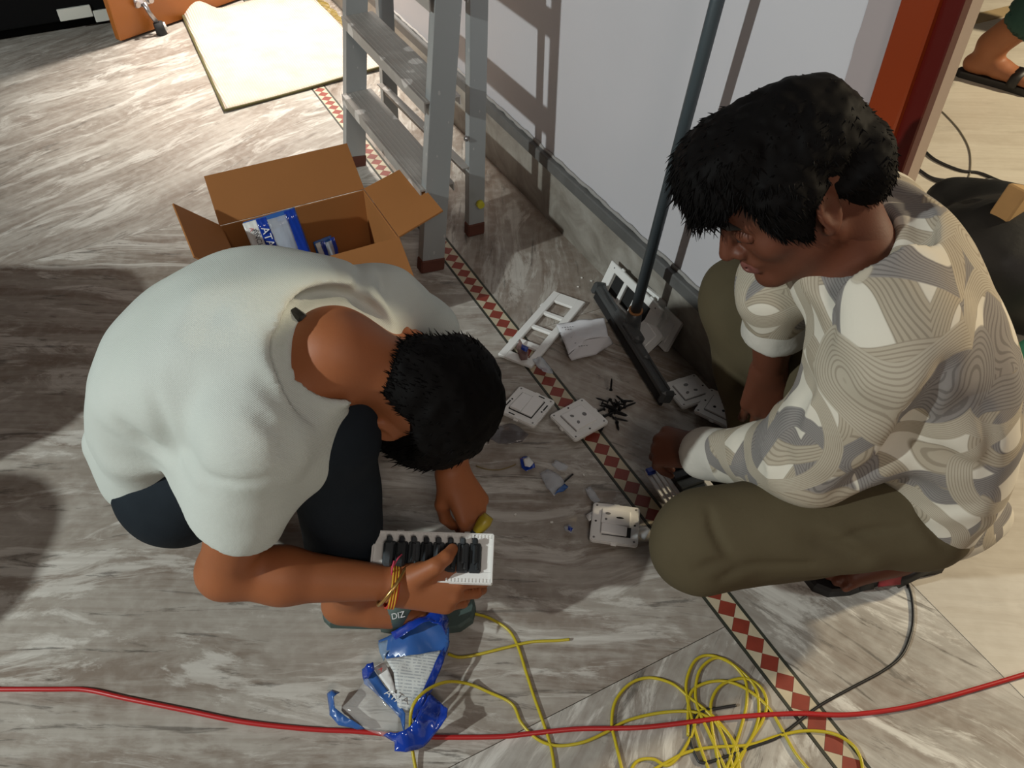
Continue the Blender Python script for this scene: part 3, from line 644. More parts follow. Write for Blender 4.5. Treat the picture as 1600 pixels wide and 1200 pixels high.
def square_unit(name, label, c, ang, kind, S=0.093, tilt=(0, 0), z=0.0, grp='loose switch and socket plates on the floor'):
    t = thing(name, label, 'socket' if kind != 'switch' else 'switch', (c[0], c[1], z), Matrix.Rotation(ang, 3, 'Z') @ Matrix.Rotation(tilt[0], 3, 'X') @ Matrix.Rotation(tilt[1], 3, 'Y'), grp)
    plate_frame(t, S, S * 1.0)
    ins = S * 0.60; zt = 0.0095
    b = MB(); b.box((0, 0, 0.0042), (S * 0.69, S * 0.69, 0.0062), None, 0.001); b.build('inner_frame', pw, t)
    b = MB(); b.box((0, 0, -0.006), (S * 0.62, S * 0.62, 0.012)); b.build('back_box', blkp, t) if z > 0.005 else None
    if kind in ('pins5', 'pins3'):
        b = MB(); b.box((0, 0, zt - 0.001), (ins, ins, 0.006), None, 0.001); b.build('insert', pw2, t)
        big = kind == 'pins5'
        zz = zt + 0.0021
        disc(t, 'pin_hole', 0, S * 0.16, zz, 0.0046 if big else 0.0043, slotg if big else hole, 1.25 if big else 1.0); disc(t, 'pin_hole', -S * 0.12, -S * 0.11, zz, 0.0034, slotg if big else hole, 1.4 if big else 1.0, 0.5); disc(t, 'pin_hole', S * 0.12, -S * 0.11, zz, 0.0034, slotg if big else hole, 1.4 if big else 1.0, -0.5)
        b = MB(); b.box((0, -ins / 2 - 0.0009, 0.0076), (ins, 0.0016, 0.0012)); b.box((-ins / 2 - 0.0009, 0, 0.0076), (0.0016, ins, 0.0012)); b.build('insert_gap', slotg, t)
    elif kind == 'switch':
        b = MB(); b.box((0, 0, 0.0078), (ins * 1.06, ins * 1.06, 0.0012)); b.build('insert_gap', hole, t)
        for s in (-1, 1):
            b = MB(); b.box((s * ins * 0.25, 0, zt), (ins * 0.49, ins * 0.98, 0.007), np.array(Matrix.Rotation(0.06 * s, 3, 'X')), 0.001); b.build('rocker', pw2, t)
    else:   # combined socket with rocker
        b = MB(); b.box((0, ins * 0.22, zt - 0.001), (ins, ins * 0.62, 0.006), None, 0.001); b.build('insert', pw2, t)
        b = MB(); b.box((ins * 0.06, -ins * 0.34, 0.0080), (ins * 1.0, ins * 0.42, 0.0014)); b.build('insert_gap', hole, t)
        b = MB(); b.box((-ins * 0.03, -ins * 0.33, zt), (ins * 0.9, ins * 0.40, 0.008), np.array(Matrix.Rotation(0.07, 3, 'Y')), 0.001); b.build('rocker', pw2, t)
        zz = zt + 0.0021; disc(t, 'pin_hole', -S * 0.17, S * 0.20, zz, 0.0028, slotg, 1.9); disc(t, 'pin_hole', -S * 0.20, S * 0.05, zz, 0.0026, slotg); disc(t, 'pin_hole', S * 0.09, S * 0.12, zz, 0.0022, hole, 3.4)
    for sx in (-1, 1):
        for sy in (-1, 1): disc(t, 'screw_hole', sx * S * 0.415, sy * S * 0.415, 0.0076, 0.0022, slotg)
    for k_ in (-1, 1): disc(t, 'screw_hole', k_ * S * 0.41, 0, 0.0076, 0.0022, hole)
    if kind == 'switch':
        b = MB()
        for s in (-1, 1): b.box((s * S * 0.42, s * S * 0.16, 0.0072), (0.0032, S * 0.2, 0.0012)); b.box((s * S * 0.16, S * 0.42 * s, 0.0072), (S * 0.16, 0.003, 0.0012))
        b.build('slots', hole, t)['kind'] = 'stuff'
    return t
def ang2(p0, p1): d = p1 - p0; return math.atan2(d[1], d[0])
# angle = direction of local +x on the floor
square_unit('socket_plate', 'white three pin socket plate lying across the border strip by black screws', P(904, 663), ang2(P(868, 660), P(906, 698)) + 0.0, 'pins5', z=0.012, tilt=(0.03, -0.02))
square_unit('switch_plate', 'white double switch plate half hidden behind the black hair', P(823, 643), ang2(P(800, 655), P(850, 678)), 'switch', z=0.012)
square_unit('socket_plate', 'white socket plate with small rocker lying nearest the camera on the floor', P(960, 827), ang2(P(921, 857), P(988, 866)), 'combo', z=0.012, S=0.092)
square_unit('socket_plate', 'white socket plate with slotted pin holes next to the wiper end', P(1075, 618), ang2(P(1062, 650), P(1110, 634)) , 'pins5', z=0.010, tilt=(-0.05, 0.0), S=0.088)
square_unit('socket_plate', 'white socket plate with three round black holes by the hanging hand', P(1122, 650), ang2(P(1086, 668), P(1136, 690)), 'pins3', z=0.020, tilt=(0.0, 0.06), S=0.088)

def long_frame(t, W_, Hh, holes, th=0.009, m=pw, dark=None):
    """openings along local x; rim, bars and outer lip are one moulded plate"""
    b = MB(); x0 = -W_ / 2; xs = []
    rim_y = 0.0205; iy = Hh - 2 * rim_y
    b.box((0, Hh / 2 - rim_y / 2, th / 2), (W_, rim_y, th), None, 0.002); b.box((0, -Hh / 2 + rim_y / 2, th / 2), (W_, rim_y, th), None, 0.002)
    prev = -W_ / 2
    for (a_, c_) in holes + [(W_ / 2, W_ / 2)]:
        if a_ > prev: b.box(((prev + a_) / 2, 0, th * 0.45), (a_ - prev, iy + 0.002, th * 0.85), None, 0.001)
        prev = c_
    for s in (-1, 1): b.box((s * W_ * 0.28, Hh / 2 + 0.001, th * 0.4), (0.012, 0.005, th * 0.6), None, 0.001)
    o = b.build('frame', m, t)
    if dark:
        for (a_, c_) in holes:
            q = MB(); q.box(((a_ + c_) / 2, 0, -0.004), (c_ - a_, iy, 0.004)); q.build('opening_backing', dark, t)
    return o
a_, c_ = P(806, 556), P(893, 478)
fr = thing('switch_plate', 'long white switch frame with open windows lying over the border strip', 'frame', list((a_ + c_) / 2)[:2] + [0.002], (0, 0, ang2(a_, c_)))
Lf = np.linalg.norm(P(808, 563) - P(886, 472)) * 1.10
fr.location = list((P(808, 563) + P(886, 472)) / 2)[:2] + [0.002]; fr.rotation_euler = (0, 0, ang2(P(808, 563), P(886, 472)))
w = Lf; long_frame(fr, w, 0.092, [(-w * 0.41, -w * 0.29), (-w * 0.225, -w * 0.045), (-w * 0.005, w * 0.17), (w * 0.21, w * 0.375)])
# plates leaning in a pile against the skirting behind the wiper
def lean_mat(xd, up): x = unit(xd); y = unit(np.asarray(up) - x * (np.asarray(up) @ x)); return Matrix(np.array([x, y, np.cross(x, y)]).T.tolist())
lf = thing('switch_plate', 'white frame with two dark openings leaning on the skirting behind the wiper', 'frame', P(985, 470, 0.055), lean_mat(-U, N * 0.40 + np.array([0, 0, 0.92])), 'white plates piled against the skirting')
long_frame(lf, 0.225, 0.095, [(-0.085, -0.040), (-0.028, 0.012), (0.03, 0.075)], dark=hole)
for sx in (-0.09, 0.09):
    for sy in (-0.038, 0.038): disc(lf, 'screw_hole', sx, sy, 0.009, 0.0022, slotg)
def pile_plate(label, c, xd, up, W_, Hh, extra, cat='plate'):
    t = thing('switch_module_plate', label, cat, c, lean_mat(xd, up), 'white plates piled against the skirting')
    b = MB(); ring_prism(b, rrect(W_, Hh, 0.005), rrect(W_ * 0.6, Hh * 0.6, 0.002), 0, 0.008); b.build('plate', pw, t)
    b = MB(); b.box((0, 0, 0.006), (W_ * 0.62, Hh * 0.62, 0.008), None, 0.0012); b.build('insert', pw2, t)
    b = MB(); b.box((0, 0, -0.012), (W_ * 0.55, Hh * 0.55, 0.024), None, 0.001); b.build('back_box', blkp, t)
    if extra: b = MB(); b.box((W_ * 0.12, 0, 0.0115), (W_ * 0.25, Hh * 0.5, 0.005), np.array(Matrix.Rotation(0.08, 3, 'Y')), 0.001); b.build('rocker', pw2, t)
    return t
pile_plate('white plate standing right of the pole against the skirting, topmost in the pile', P(1018, 478, 0.065), -U + N * 0.1, N * 0.25 + np.array([0, 0, 1]), 0.085, 0.075, True)
pile_plate('white plate with raised rocker in the middle of the leaning pile', P(1026, 500, 0.050), -U - N * 0.25, N * 0.55 + np.array([0, 0, 1]), 0.075, 0.07, True)
pile_plate('white plate at the right end of the leaning pile, dark box behind it', P(1040, 512, 0.050), -U, N * 0.45 + np.array([0, 0, 1]), 0.085, 0.085, False)
pile_plate('white plate lowest in the pile, tucked behind the wiper head', P(1013, 525, 0.035), -U - N * 0.15, N * 0.8 + np.array([0, 0, 0.8]), 0.08, 0.06, False)

# half-built white module by the near knee
md = thing('switch_module', 'white switch plate with a black module held by the patterned shirt cuff', 'frame', P(1056, 758, 0.045), (0.12, -0.18, ang2(P(1020, 748), P(1048, 800)) ))
b = MB()
for k_ in range(4): b.box((0, -0.036 + 0.009 * k_, 0.002 * k_), (0.115, 0.008, 0.006), None, 0.001)
b.box((0, 0.055, 0.003), (0.115, 0.012, 0.010), None, 0.001); b.box((-0.053, 0.01, 0.003), (0.010, 0.10, 0.010), None, 0.001); b.box((0.053, 0.01, 0.003), (0.010, 0.10, 0.010), None, 0.001); b.build('frame', pw, md)
b = MB(); b.box((0, 0.022, 0.006), (0.085, 0.05, 0.018), None, 0.003)
for k_ in range(3): b.box((-0.028 + 0.028 * k_, 0.022, 0.016), (0.010, 0.05, 0.008), None, 0.002)
b.build('black_module', blkp, md); b = MB(); b.box((-0.052, -0.030, 0.007), (0.018, 0.018, 0.010), None, 0.003); b.build('blue_clip', mat('blue_clip', (0.01, 0.04, 0.32), 0.4), md)

# folded paper packet
paper_m = mat('white_paper', (0.70, 0.70, 0.73), 0.75, var=0.05)
def sheet(name, m, pts, parent, zf, th=0.0008, cuts=4, smooth=True, world=True):
    bm = bmesh.new(); vs = [bm.verts.new(p) for p in pts]; bm.faces.new(vs); bmesh.ops.triangulate(bm, faces=bm.faces)
    for _ in range(cuts):
        bmesh.ops.subdivide_edges(bm, edges=[e for e in bm.edges if e.calc_length() > 0.010], cuts=1, use_grid_fill=True); bmesh.ops.triangulate(bm, faces=bm.faces)
    for v in bm.verts: v.co.z += zf(v.co)
    v = [tuple(x.co) for x in bm.verts]; bm.verts.index_update(); f = [[q.index for q in fc.verts] for fc in bm.faces]; bm.free()
    o = obj(name, v, f, m, parent, smooth, world); bm = bmesh.new(); bm.from_mesh(o.data); bmesh.ops.recalc_face_normals(bm, faces=bm.faces)
    bm.faces.ensure_lookup_table()
    if sum(fc.normal.z for fc in bm.faces) < 0: bmesh.ops.reverse_faces(bm, faces=bm.faces)
    bm.to_mesh(o.data); bm.free()
    sd = o.modifiers.new('thick', 'SOLIDIFY'); sd.thickness = th; sd.offset = 0; return o
def crum(seed, amp, freq):
    def f(c): q = np.array([[c[0] + seed, c[1] - seed, seed]]); return float(amp * (vnoise(q, freq)[0] + 0.5) + amp * 0.5 * (vnoise(q + 3.3, freq * 2.3)[0] + 0.5))
    return f
pp = thing('paper_packet', 'crumpled white paper packet with printed lines beside the switch frame', 'packet', P(916, 535))
sheet('upper_sheet', paper_m, [P(869, 508, 0.02), P(944, 499, 0.03), P(950, 528, 0.036), P(915, 533, 0.04), P(888, 556, 0.02)], pp, crum(1.0, 0.006, 30))
sheet('lower_fold', paper_m, [P(888, 557, 0.020), P(915, 533, 0.039), P(951, 527, 0.035), P(958, 539, 0.006), P(930, 556, 0.004), P(893, 565, 0.004)], pp, crum(2.0, 0.004, 30))
b = MB()
for (x, y, w_) in ((879, 512, 20), (884, 515, 12), (893, 527, 16), (908, 520, 12), (899, 536, 8), (905, 541, 14), (876, 520, 3)):
    for k_ in range(0, w_, 4):
        q = P(x + k_, y - k_ * 0.12, 0.036); b.box(q, (0.0036, 0.0014, 0.0004))
o = b.build('print', ink, pp, False, True)

# black screws in a heap: each its own thing
scr_m = mat('black_screw_steel', (0.010, 0.010, 0.011), 0.4, 0.3); rs = random.Random(5)
def screw_mesh():
    b = MB(); b.tube([(0, 0, 0), (0.003, 0, 0)], [0.0042, 0.0042], 8); b.tube([(0.003, 0, 0), (0.026, 0, 0), (0.030, 0, 0)], [0.0022, 0.0019, 0.0004], 6)
    for k_ in range(6): b.tube([(0.007 + 0.003 * k_, 0, 0), (0.008 + 0.003 * k_, 0, 0)], [0.0029, 0.0024], 6)
    return b
o0 = None
for i in range(26):
    px, py = (rs.gauss(952, 11), rs.gauss(646, 7)) if i < 22 else ((975, 638), (953, 622), (970, 635), (945, 660))[i - 22]
    p = P(px, py); lift = 0.0042 + (0.013 if i % 3 == 0 else 0.0) + (0.02 if i == 23 else 0)
    if o0 is None: o0 = screw_mesh().build('black_screw', scr_m); o = o0
    else: o = o0.copy(); COL.objects.link(o)
    o.location = (p[0], p[1], lift); o.rotation_euler = (0, rs.uniform(-0.25, 0.25) if i != 23 else -1.2, rs.uniform(0, 6.28) if i < 22 else (0.4, 1.5, 0.2, 2.5)[i - 22])
    tag(o, 'small black screw in the heap between the socket plate and the wiper', 'screw', 'black screws in a heap')

# plastic scraps
def scrap(label, name, outline, m, z, amp, seed, extra=None, cat='plastic scrap'):
    c = np.mean([P(x, y) for x, y in outline], 0); t = thing(name, label, cat, c)
    sheet('film', m, [P(x, y, z) for x, y in outline], t, crum(seed, amp, 45), 0.0006, 3)
    if extra:
        for j, (nm, ol, mm, zz) in enumerate(extra): sheet(nm, mm, [P(x, y, zz) for x, y in ol], t, crum(seed + j + 1, amp, 45), 0.0008, 2)
    return t
scrap('small torn blue and white wrapper scrap under the black fringe', 'wrapper_scrap', [(812, 722), (822, 717), (835, 727), (836, 735), (822, 740), (815, 735)], blue_m, 0.004, 0.010, 3.0, [('white_film', [(817, 720), (826, 717), (834, 726), (828, 732), (820, 731)], whitep_m, 0.014)])
scrap('clear plastic sleeve with a blue end and a black screw beside it', 'plastic_sleeve', [(843, 745), (855, 736), (872, 748), (882, 758), (866, 778), (856, 770)], haze_m, 0.006, 0.012, 5.0, [('blue_end', [(882, 757), (888, 762), (880, 773), (866, 779)], midblue_m, 0.008)])
scrap('crinkled clear plastic flap above the plastic sleeve', 'plastic_sleeve', [(862, 732), (868, 724), (888, 733), (884, 739), (872, 741)], haze_m, 0.005, 0.010, 6.0)
scrap('narrow clear plastic strip standing above the combined socket plate', 'plastic_strip', [(914, 766), (922, 762), (938, 784), (930, 792), (922, 786)], haze_m, 0.006, 0.010, 7.0)
scrap('tiny white and blue film bit left of the combined socket plate', 'film_bit', [(880, 826), (890, 821), (897, 830), (893, 838), (883, 834)], haze_m, 0.003, 0.010, 8.0, [('blue_speck', [(888, 826), (895, 829), (892, 834), (887, 831)], blue_m, 0.010)])
scrap('white torn film bit touching the left edge of the combined socket plate', 'film_bit', [(914, 808), (926, 803), (929, 812), (920, 819)], whitep_m, 0.003, 0.010, 9.0)
scrap('clear plastic bit tucked under the right edge of the combined socket plate', 'film_bit', [(994, 826), (1008, 826), (1015, 834), (1006, 848), (996, 842)], haze_m, 0.004, 0.012, 10.0)
scrap('clear plastic wrapper lying at the foot of the long switch frame', 'film_bit', [(832, 568), (842, 561), (862, 578), (864, 588), (848, 588)], haze_m, 0.006, 0.014, 11.0)
scrap('pink and blue plastic scrap inside the lowest window of the long switch frame', 'film_bit', [(806, 545), (812, 535), (826, 552), (824, 566), (814, 566)], mat('pinkish_film', (0.22, 0.13, 0.12), 0.3, alpha=0.8), 0.012, 0.010, 12.0, [('blue_piece', [(815, 541), (826, 546), (822, 553), (814, 548)], blue_m, 0.022)])
scrap('thin clear plastic bag spread below the double switch plate', 'plastic_bag', [(770, 672), (800, 664), (826, 686), (816, 694), (780, 698), (762, 690)], mat('smoky_clear_film', (0.10, 0.09, 0.10), 0.2, alpha=0.45, coat=0.4), 0.006, 0.014, 13.0, None, 'plastic bag')
b = MB(); b.cyl(P(877, 757, 0.010), P(895, 741, 0.004), 0.0022, 0.0018, 8); o = b.build('wall_screw', scr_m); tag(o, 'single long black screw pointing out of the plastic sleeve', 'screw')
chip = mat('white_chip', (0.75, 0.74, 0.70), 0.7)
for i, (x, y) in enumerate(((862, 816), (805, 804), (909, 434), (903, 448), (1018, 612), (912, 742), (924, 439))):
    b = MB(); b.box(P(x, y, 0.002), (0.006, 0.004, 0.003), np.array(Matrix.Rotation(i, 3, 'Z')), 0.0008); o = b.build('plaster_chip', chip); tag(o, 'tiny white plaster chip ' + ('right of the yellow screwdriver', 'between the screwdriver hand and the plastic sleeve', 'nearest the wall, left of the leaning frame', 'in front of the left end of the wiper', 'at the right end of the wiper', 'between the border strip and the plastic flap', 'beside the left tip of the wiper')[i], 'chip', 'plaster chips on the floor')

# ================================================================ CABLES
def cable(name, label, pts, r, m, z=None, cat='cable', grp=None):
    p = [P(q[0], q[1], (q[2] if len(q) > 2 else 0.0) + r) for q in pts]; s = spline(p, 10); b = MB(); b.tube(s, r, 8); o = b.build(name, m, None, True, False, None)
    return tag(o, label, cat, grp)
red_c = mat('red_pvc', (0.42, 0.018, 0.018), 0.38); yel_c = mat('yellow_pvc', (0.50, 0.40, 0.02), 0.35); blk_c = mat('black_pvc', (0.018, 0.018, 0.018), 0.45); grn_c = mat('tan_wire', (0.22, 0.16, 0.06), 0.5)
cable('red_cable', 'thick red cable running across the whole foreground floor', [(-900, 1120), (-420, 1090), (-60, 1077), (0, 1077), (80, 1077), (135, 1078), (200, 1092), (290, 1110), (380, 1128), (480, 1139), (560, 1143), (640, 1150), (700, 1152), (780, 1151), (830, 1146), (900, 1139), (960, 1138), (1010, 1136), (1080, 1128), (1140, 1121), (1240, 1115), (1320, 1117), (1400, 1108), (1470, 1092), (1540, 1072), (1600, 1054), (1680, 1030), (1850, 985), (2050, 950)], 0.0042, red_c)
yl = 'thin yellow cables tangled on the floor'
cable('yellow_cable', 'yellow cable arching from the sandal down across the red cable', [(738, 958), (765, 966), (795, 985), (810, 1012), (822, 1050), (835, 1090), (852, 1138), (862, 1172), (868, 1215)], 0.0027, yel_c, grp=yl)
cable('yellow_cable', 'short yellow cable end lying right of the blue wrapper', [(700, 1022), (718, 1027), (745, 1023), (790, 1012), (830, 1003), (870, 1001), (890, 999)], 0.0027, yel_c, grp=yl)
cable('yellow_cable', 'yellow cable looping over the blue wrapper towards the tangle', [(652, 1215, 0.0), (643, 1160, 0.012), (643, 1110, 0.045), (662, 1082, 0.05), (695, 1066, 0.035), (730, 1068, 0.012), (765, 1082), (800, 1100), (815, 1130), (840, 1155), (870, 1165), (910, 1160), (945, 1145), (980, 1126), (1030, 1114), (1080, 1112), (1112, 1124), (1140, 1150), (1152, 1180), (1158, 1215)], 0.0027, yel_c, grp=yl)
tang = [(975, 1215), (962, 1160), (956, 1130), (962, 1095), (985, 1068), (1015, 1059), (1050, 1068), (1075, 1088), (1105, 1112), (1125, 1140), (1140, 1180), (1148, 1215)]
cable('yellow_cable', 'yellow cable rising in the left loop of the tangle', tang, 0.0027, yel_c, grp=yl)
cable('yellow_cable', 'yellow cable of the tall upright loop of the tangle', [(1112, 1215), (1092, 1160), (1078, 1110), (1072, 1070), (1084, 1035), (1104, 1024), (1130, 1030), (1155, 1046), (1180, 1074), (1186, 1110), (1180, 1140), (1160, 1180), (1145, 1215)], 0.0027, yel_c, grp=yl)
cable('yellow_cable', 'yellow cable of the narrow inner loop of the tangle', [(1140, 1215), (1110, 1150), (1090, 1105), (1087, 1075), (1095, 1045), (1118, 1028), (1142, 1036), (1164, 1062), (1167, 1095), (1160, 1130), (1147, 1170), (1130, 1215)], 0.0027, yel_c, grp=yl)
cable('yellow_cable', 'yellow cable sweeping over the right half of the tangle', [(1128, 1215), (1120, 1180), (1112, 1130), (1112, 1095), (1128, 1070), (1160, 1060), (1185, 1070), (1198, 1095), (1192, 1125), (1170, 1160), (1135, 1215)], 0.0027, yel_c, grp=yl)
cable('yellow_cable', 'yellow cable crossing the tangle to its lower right corner', [(1075, 1150), (1077, 1090), (1095, 1070), (1130, 1064), (1165, 1076), (1200, 1105), (1222, 1140), (1245, 1180), (1275, 1215)], 0.0027, yel_c, grp=yl)
cable('yellow_cable', 'yellow cable bowing out over the border strip', [(1000, 1215), (1040, 1192), (1072, 1176), (1110, 1168), (1170, 1164), (1215, 1150), (1258, 1142), (1300, 1146), (1330, 1162), (1345, 1185), (1349, 1215)], 0.0027, yel_c, grp=yl)
cable('yellow_cable', 'yellow cable knotted low in the tangle at the frame edge', [(980, 1215), (995, 1190), (1020, 1186), (1042, 1196), (1062, 1180), (1080, 1150), (1095, 1110), (1120, 1125), (1150, 1165), (1150, 1190), (1128, 1215)], 0.0027, yel_c, grp=yl)
cable('black_cable', 'thin black cable from the red sandal through the yellow tangle', [(1415, 905), (1424, 930), (1427, 965), (1422, 995), (1408, 1025), (1380, 1048), (1330, 1075), (1280, 1103), (1245, 1130), (1215, 1152), (1180, 1165), (1140, 1180), (1100, 1192), (1088, 1182), (1079, 1155), (1082, 1128), (1096, 1112), (1120, 1107), (1150, 1102)], 0.0026, blk_c)
cable('thin_wire', 'short thin tan wire lying between the black fringe and the blue scrap', [(744, 728), (760, 733), (780, 734), (800, 728), (806, 725)], 0.0011, grn_c)
cable('black_cable', 'black cable loop lying beyond the doorway', [(1418, 218), (1440, 232), (1462, 250), (1500, 266), (1530, 270), (1560, 282), (1582, 290), (1586, 294), (1578, 297), (1555, 281), (1520, 283), (1465, 280), (1440, 268), (1420, 250)], 0.0045, blk_c)
cable('black_cable', 'black cable stretching under the cable loop towards the bag', [(1420, 248), (1450, 276), (1490, 292), (1530, 297), (1570, 300), (1600, 299)], 0.004, blk_c)
cable('thin_wire', 'thin grey wire curving up the pale floor beyond the doorway', [(1508, 288), (1516, 268), (1515, 235), (1500, 205), (1478, 180), (1462, 166)], 0.0022, mat('grey_wire', (0.20, 0.18, 0.14), 0.5))
cable('black_cable', 'short black cable hanging below the black bag', [(1600, 478, 0.05), (1588, 505, 0.03), (1578, 525, 0.01)], 0.003, blk_c)

# ================================================================ BLUE WRAPPER
k = NB('printed_label_panel', 0.3); k.b.inputs['Coat Weight'].default_value = 0.4
v = k.coords(rot=(0, 0, 0.12), scale=(1, 1, 1)); w1 = k.n('ShaderNodeTexWave', bands_direction='Y'); w1.inputs['Scale'].default_value = 62; k.l(v, w1.inputs['Vector'])
n = k.noise(k.coords(scale=(180, 60, 60)), 1.0, 2); m_ = k.math('MULTIPLY', k.ramp(w1.outputs['Fac'], [(0.5, 0.0), (0.7, 1.0)]), k.ramp(n, [(0.40, 0.0), (0.5, 1.0)])); k.color(k.mix(k.math('MULTIPLY', m_, 0.55), (0.64, 0.67, 0.66), (0.20, 0.23, 0.28))); label_m = k.m
wr = thing('blue_wrapper', 'torn glossy blue and clear plastic wrapper crumpled in the foreground', 'wrapper', P(620, 1080))
cz = lambda s: crum(s, 0.030, 22)
sheet('blue_sheet', midblue_m, [P(*q) for q in ((592, 1005, .01), (612, 995, .03), (640, 980, .045), (672, 966, .05), (694, 962, .04), (702, 985, .04), (702, 1010, .03), (694, 1030, .03), (640, 1034, .03), (604, 1032, .02), (598, 1022, .01))], wr, crum(21, 0.008, 30), cuts=5)
sheet('shiny_hem', blue_m, [P(*q) for q in ((612, 992, .035), (640, 978, .05), (676, 960, .058), (695, 955, .05), (702, 975, .05), (698, 1000, .045), (690, 985, .06), (672, 974, .064), (640, 990, .058), (618, 1003, .045))], wr, crum(24, 0.016, 60), cuts=5)
sheet('label_panel', label_m, [P(*q) for q in ((604, 1034, .03), (650, 1026, .035), (692, 1019, .03), (684, 1045, .03), (668, 1075, .03), (650, 1108, .02), (636, 1117, .01), (622, 1108, .02), (616, 1055, .03))], wr, crum(26, 0.008, 25), cuts=5)
sheet('blue_fold', blue_m, [P(*q) for q in ((692, 1016, .035), (703, 1005, .03), (694, 1040, .03), (678, 1075, .03), (664, 1105, .025), (650, 1135, .02), (640, 1120, .02), (660, 1085, .035))], wr, crum(27, 0.012, 40), cuts=5)
sheet('blue_tail', blue_m, [P(*q) for q in ((672, 1090, .03), (688, 1100, .03), (700, 1112, .03), (699, 1130, .025), (684, 1150, .015), (662, 1170, .01), (636, 1182, .005), (618, 1180, .005), (618, 1165, .01), (600, 1155, .01), (612, 1150, .02), (632, 1148, .03), (650, 1130, .04))], wr, crum(28, 0.020, 35), cuts=5)
sheet('blue_band', midblue_m, [P(*q) for q in ((566, 1048, .02), (578, 1040, .03), (600, 1072, .02), (624, 1102, .02), (634, 1118, .02), (632, 1150, .02), (626, 1125, .015), (600, 1098, .015), (570, 1072, .015))], wr, crum(29, 0.008, 30), cuts=5)
sheet('white_band', whitep_m, [P(*q) for q in ((584, 1046, .025), (600, 1036, .03), (606, 1044, .03), (616, 1070, .028), (622, 1100, .022), (604, 1074, .026))], wr, crum(30, 0.006, 30), cuts=4)
sheet('blue_curl', blue_m, [P(*q) for q in ((566, 1052, .03), (574, 1040, .045), (584, 1038, .045), (586, 1050, .04), (576, 1062, .03), (568, 1064, .02))], wr, crum(31, 0.012, 40), cuts=4)
sheet('torn_hook', midblue_m, [P(*q) for q in ((513, 1090, .01), (521, 1083, .02), (532, 1085, .02), (522, 1092, .03), (524, 1108, .02), (545, 1126, .015), (572, 1142, .01), (560, 1144, .005), (530, 1136, .01), (516, 1120, .01))], wr, crum(32, 0.012, 40), cuts=4)
sheet('clear_film', mat('crystal_film', (0.80, 0.81, 0.80), 0.10, alpha=0.16, coat=0.3), [P(*q) for q in ((536, 1110, .012), (560, 1085, .02), (574, 1062, .02), (600, 1098, .02), (624, 1120, .02), (622, 1150, .01), (600, 1156, .008), (572, 1144, .008))], wr, crum(33, 0.010, 25), cuts=4)
sheet('pale_corner', mat('pale_blue_film', (0.20, 0.29, 0.42), 0.3), [P(*q) for q in ((591, 1006, .02), (612, 999, .03), (616, 1012, .03), (604, 1022, .03), (600, 1034, .02), (594, 1022, .02))], wr, crum(34, 0.006, 40), cuts=3)
def on_floor_text(s, px, py, z, ang, size, m, parent): 
    p = P(px, py, z) - np.array(parent.location); return text_mesh('print', s, size, m, parent, p, (0, 0, ang))
on_floor_text('ATA', 615, 1089, 0.040, -0.62, 0.017, wink, wr); on_floor_text('A', 595, 1046, 0.045, -0.6, 0.010, redink, wr)

# ================================================================ NEXT ROOM: bag, wood block, crumpled green cloth
bag_m = mat('black_bag_fabric', (0.010, 0.011, 0.012), 0.55, bump=0.3, bscale=40)
bag = thing('black_bag', 'large soft black bag on the pale floor behind the patterned shirt', 'bag', P(1560, 500))
def bump_d(amp, fr_): return lambda p, D: D + amp * vnoise(p, fr_) * 2 + amp * 0.5 * vnoise(p + 5, fr_ * 2.3)
b0, b1 = P(1515, 370, 0.14), P(1600, 440, 0.14)
sdf_obj('body', [EL((b0 + b1) / 2 + [0.10, 0.02, -0.02], (0.30, 0.20, 0.17), None, 0.05), RC(P(1490, 330, 0.12), P(1640, 370, 0.14), 0.09, 0.10, 0.06), RC(P(1560, 430, 0.09), P(1660, 470, 0.09), 0.085, 0.09, 0.05)], 0.009, bag_m, bag, bump_d(0.015, 9), 1, 0.02)
b = MB(); b.tube(spline([P(1490, 325, 0.20), P(1530, 318, 0.25), P(1580, 340, 0.26), P(1610, 372, 0.24)], 8), 0.012, 8); b.build('strap', bag_m, bag, True, True)
wd_m = mat('raw_pine', (0.42, 0.27, 0.12), 0.7, var=0.15, vscale=20); b = MB(); p = P(1583, 322, 0.29); b.box((0, 0, 0), (0.065, 0.05, 0.09), np.array(Matrix.Rotation(0.5, 3, 'Z') @ Matrix.Rotation(0.35, 3, 'Y')), 0.004)
o = b.build('wood_block', wd_m); o.location = p; tag(o, 'small block of raw pine resting on the black bag', 'wood')
gm = mat('sea_green_cloth', (0.05, 0.30, 0.19), 0.7); c = P(1598, 585, 0.0)
# ================================================================ PEOPLE
def skin(name, c, rough=0.55):
    k = NB(name, rough, 0.4); n = k.noise(k.coords(), 14, 5, 0.6); k.color(k.mix(n, tuple(x * 0.82 for x in c), tuple(x * 1.15 for x in c)))
    k.b.inputs['Subsurface Weight'].default_value = 0.12; k.b.inputs['Subsurface Radius'].default_value = (0.012, 0.004, 0.002); k.b.inputs['Subsurface Scale'].default_value = 0.5
    k.bump(k.noise(k.coords(), 260, 3), 0.12, 0.0015); return k.m
skinA = skin('warm_brown_skin', (0.32, 0.108, 0.040)); skinB = skin('deep_brown_skin', (0.112, 0.034, 0.016))
hair_m = mat('black_hair', (0.004, 0.0035, 0.0035), 0.65, spec=0.06); brow_m = mat('black_brow', (0.008, 0.006, 0.005), 0.7)
eye_m = mat('eye_white', (0.55, 0.5, 0.45), 0.2); iris_m = mat('dark_iris', (0.012, 0.007, 0.005), 0.15); lip_m = mat('brown_lip', (0.15, 0.05, 0.04), 0.5)

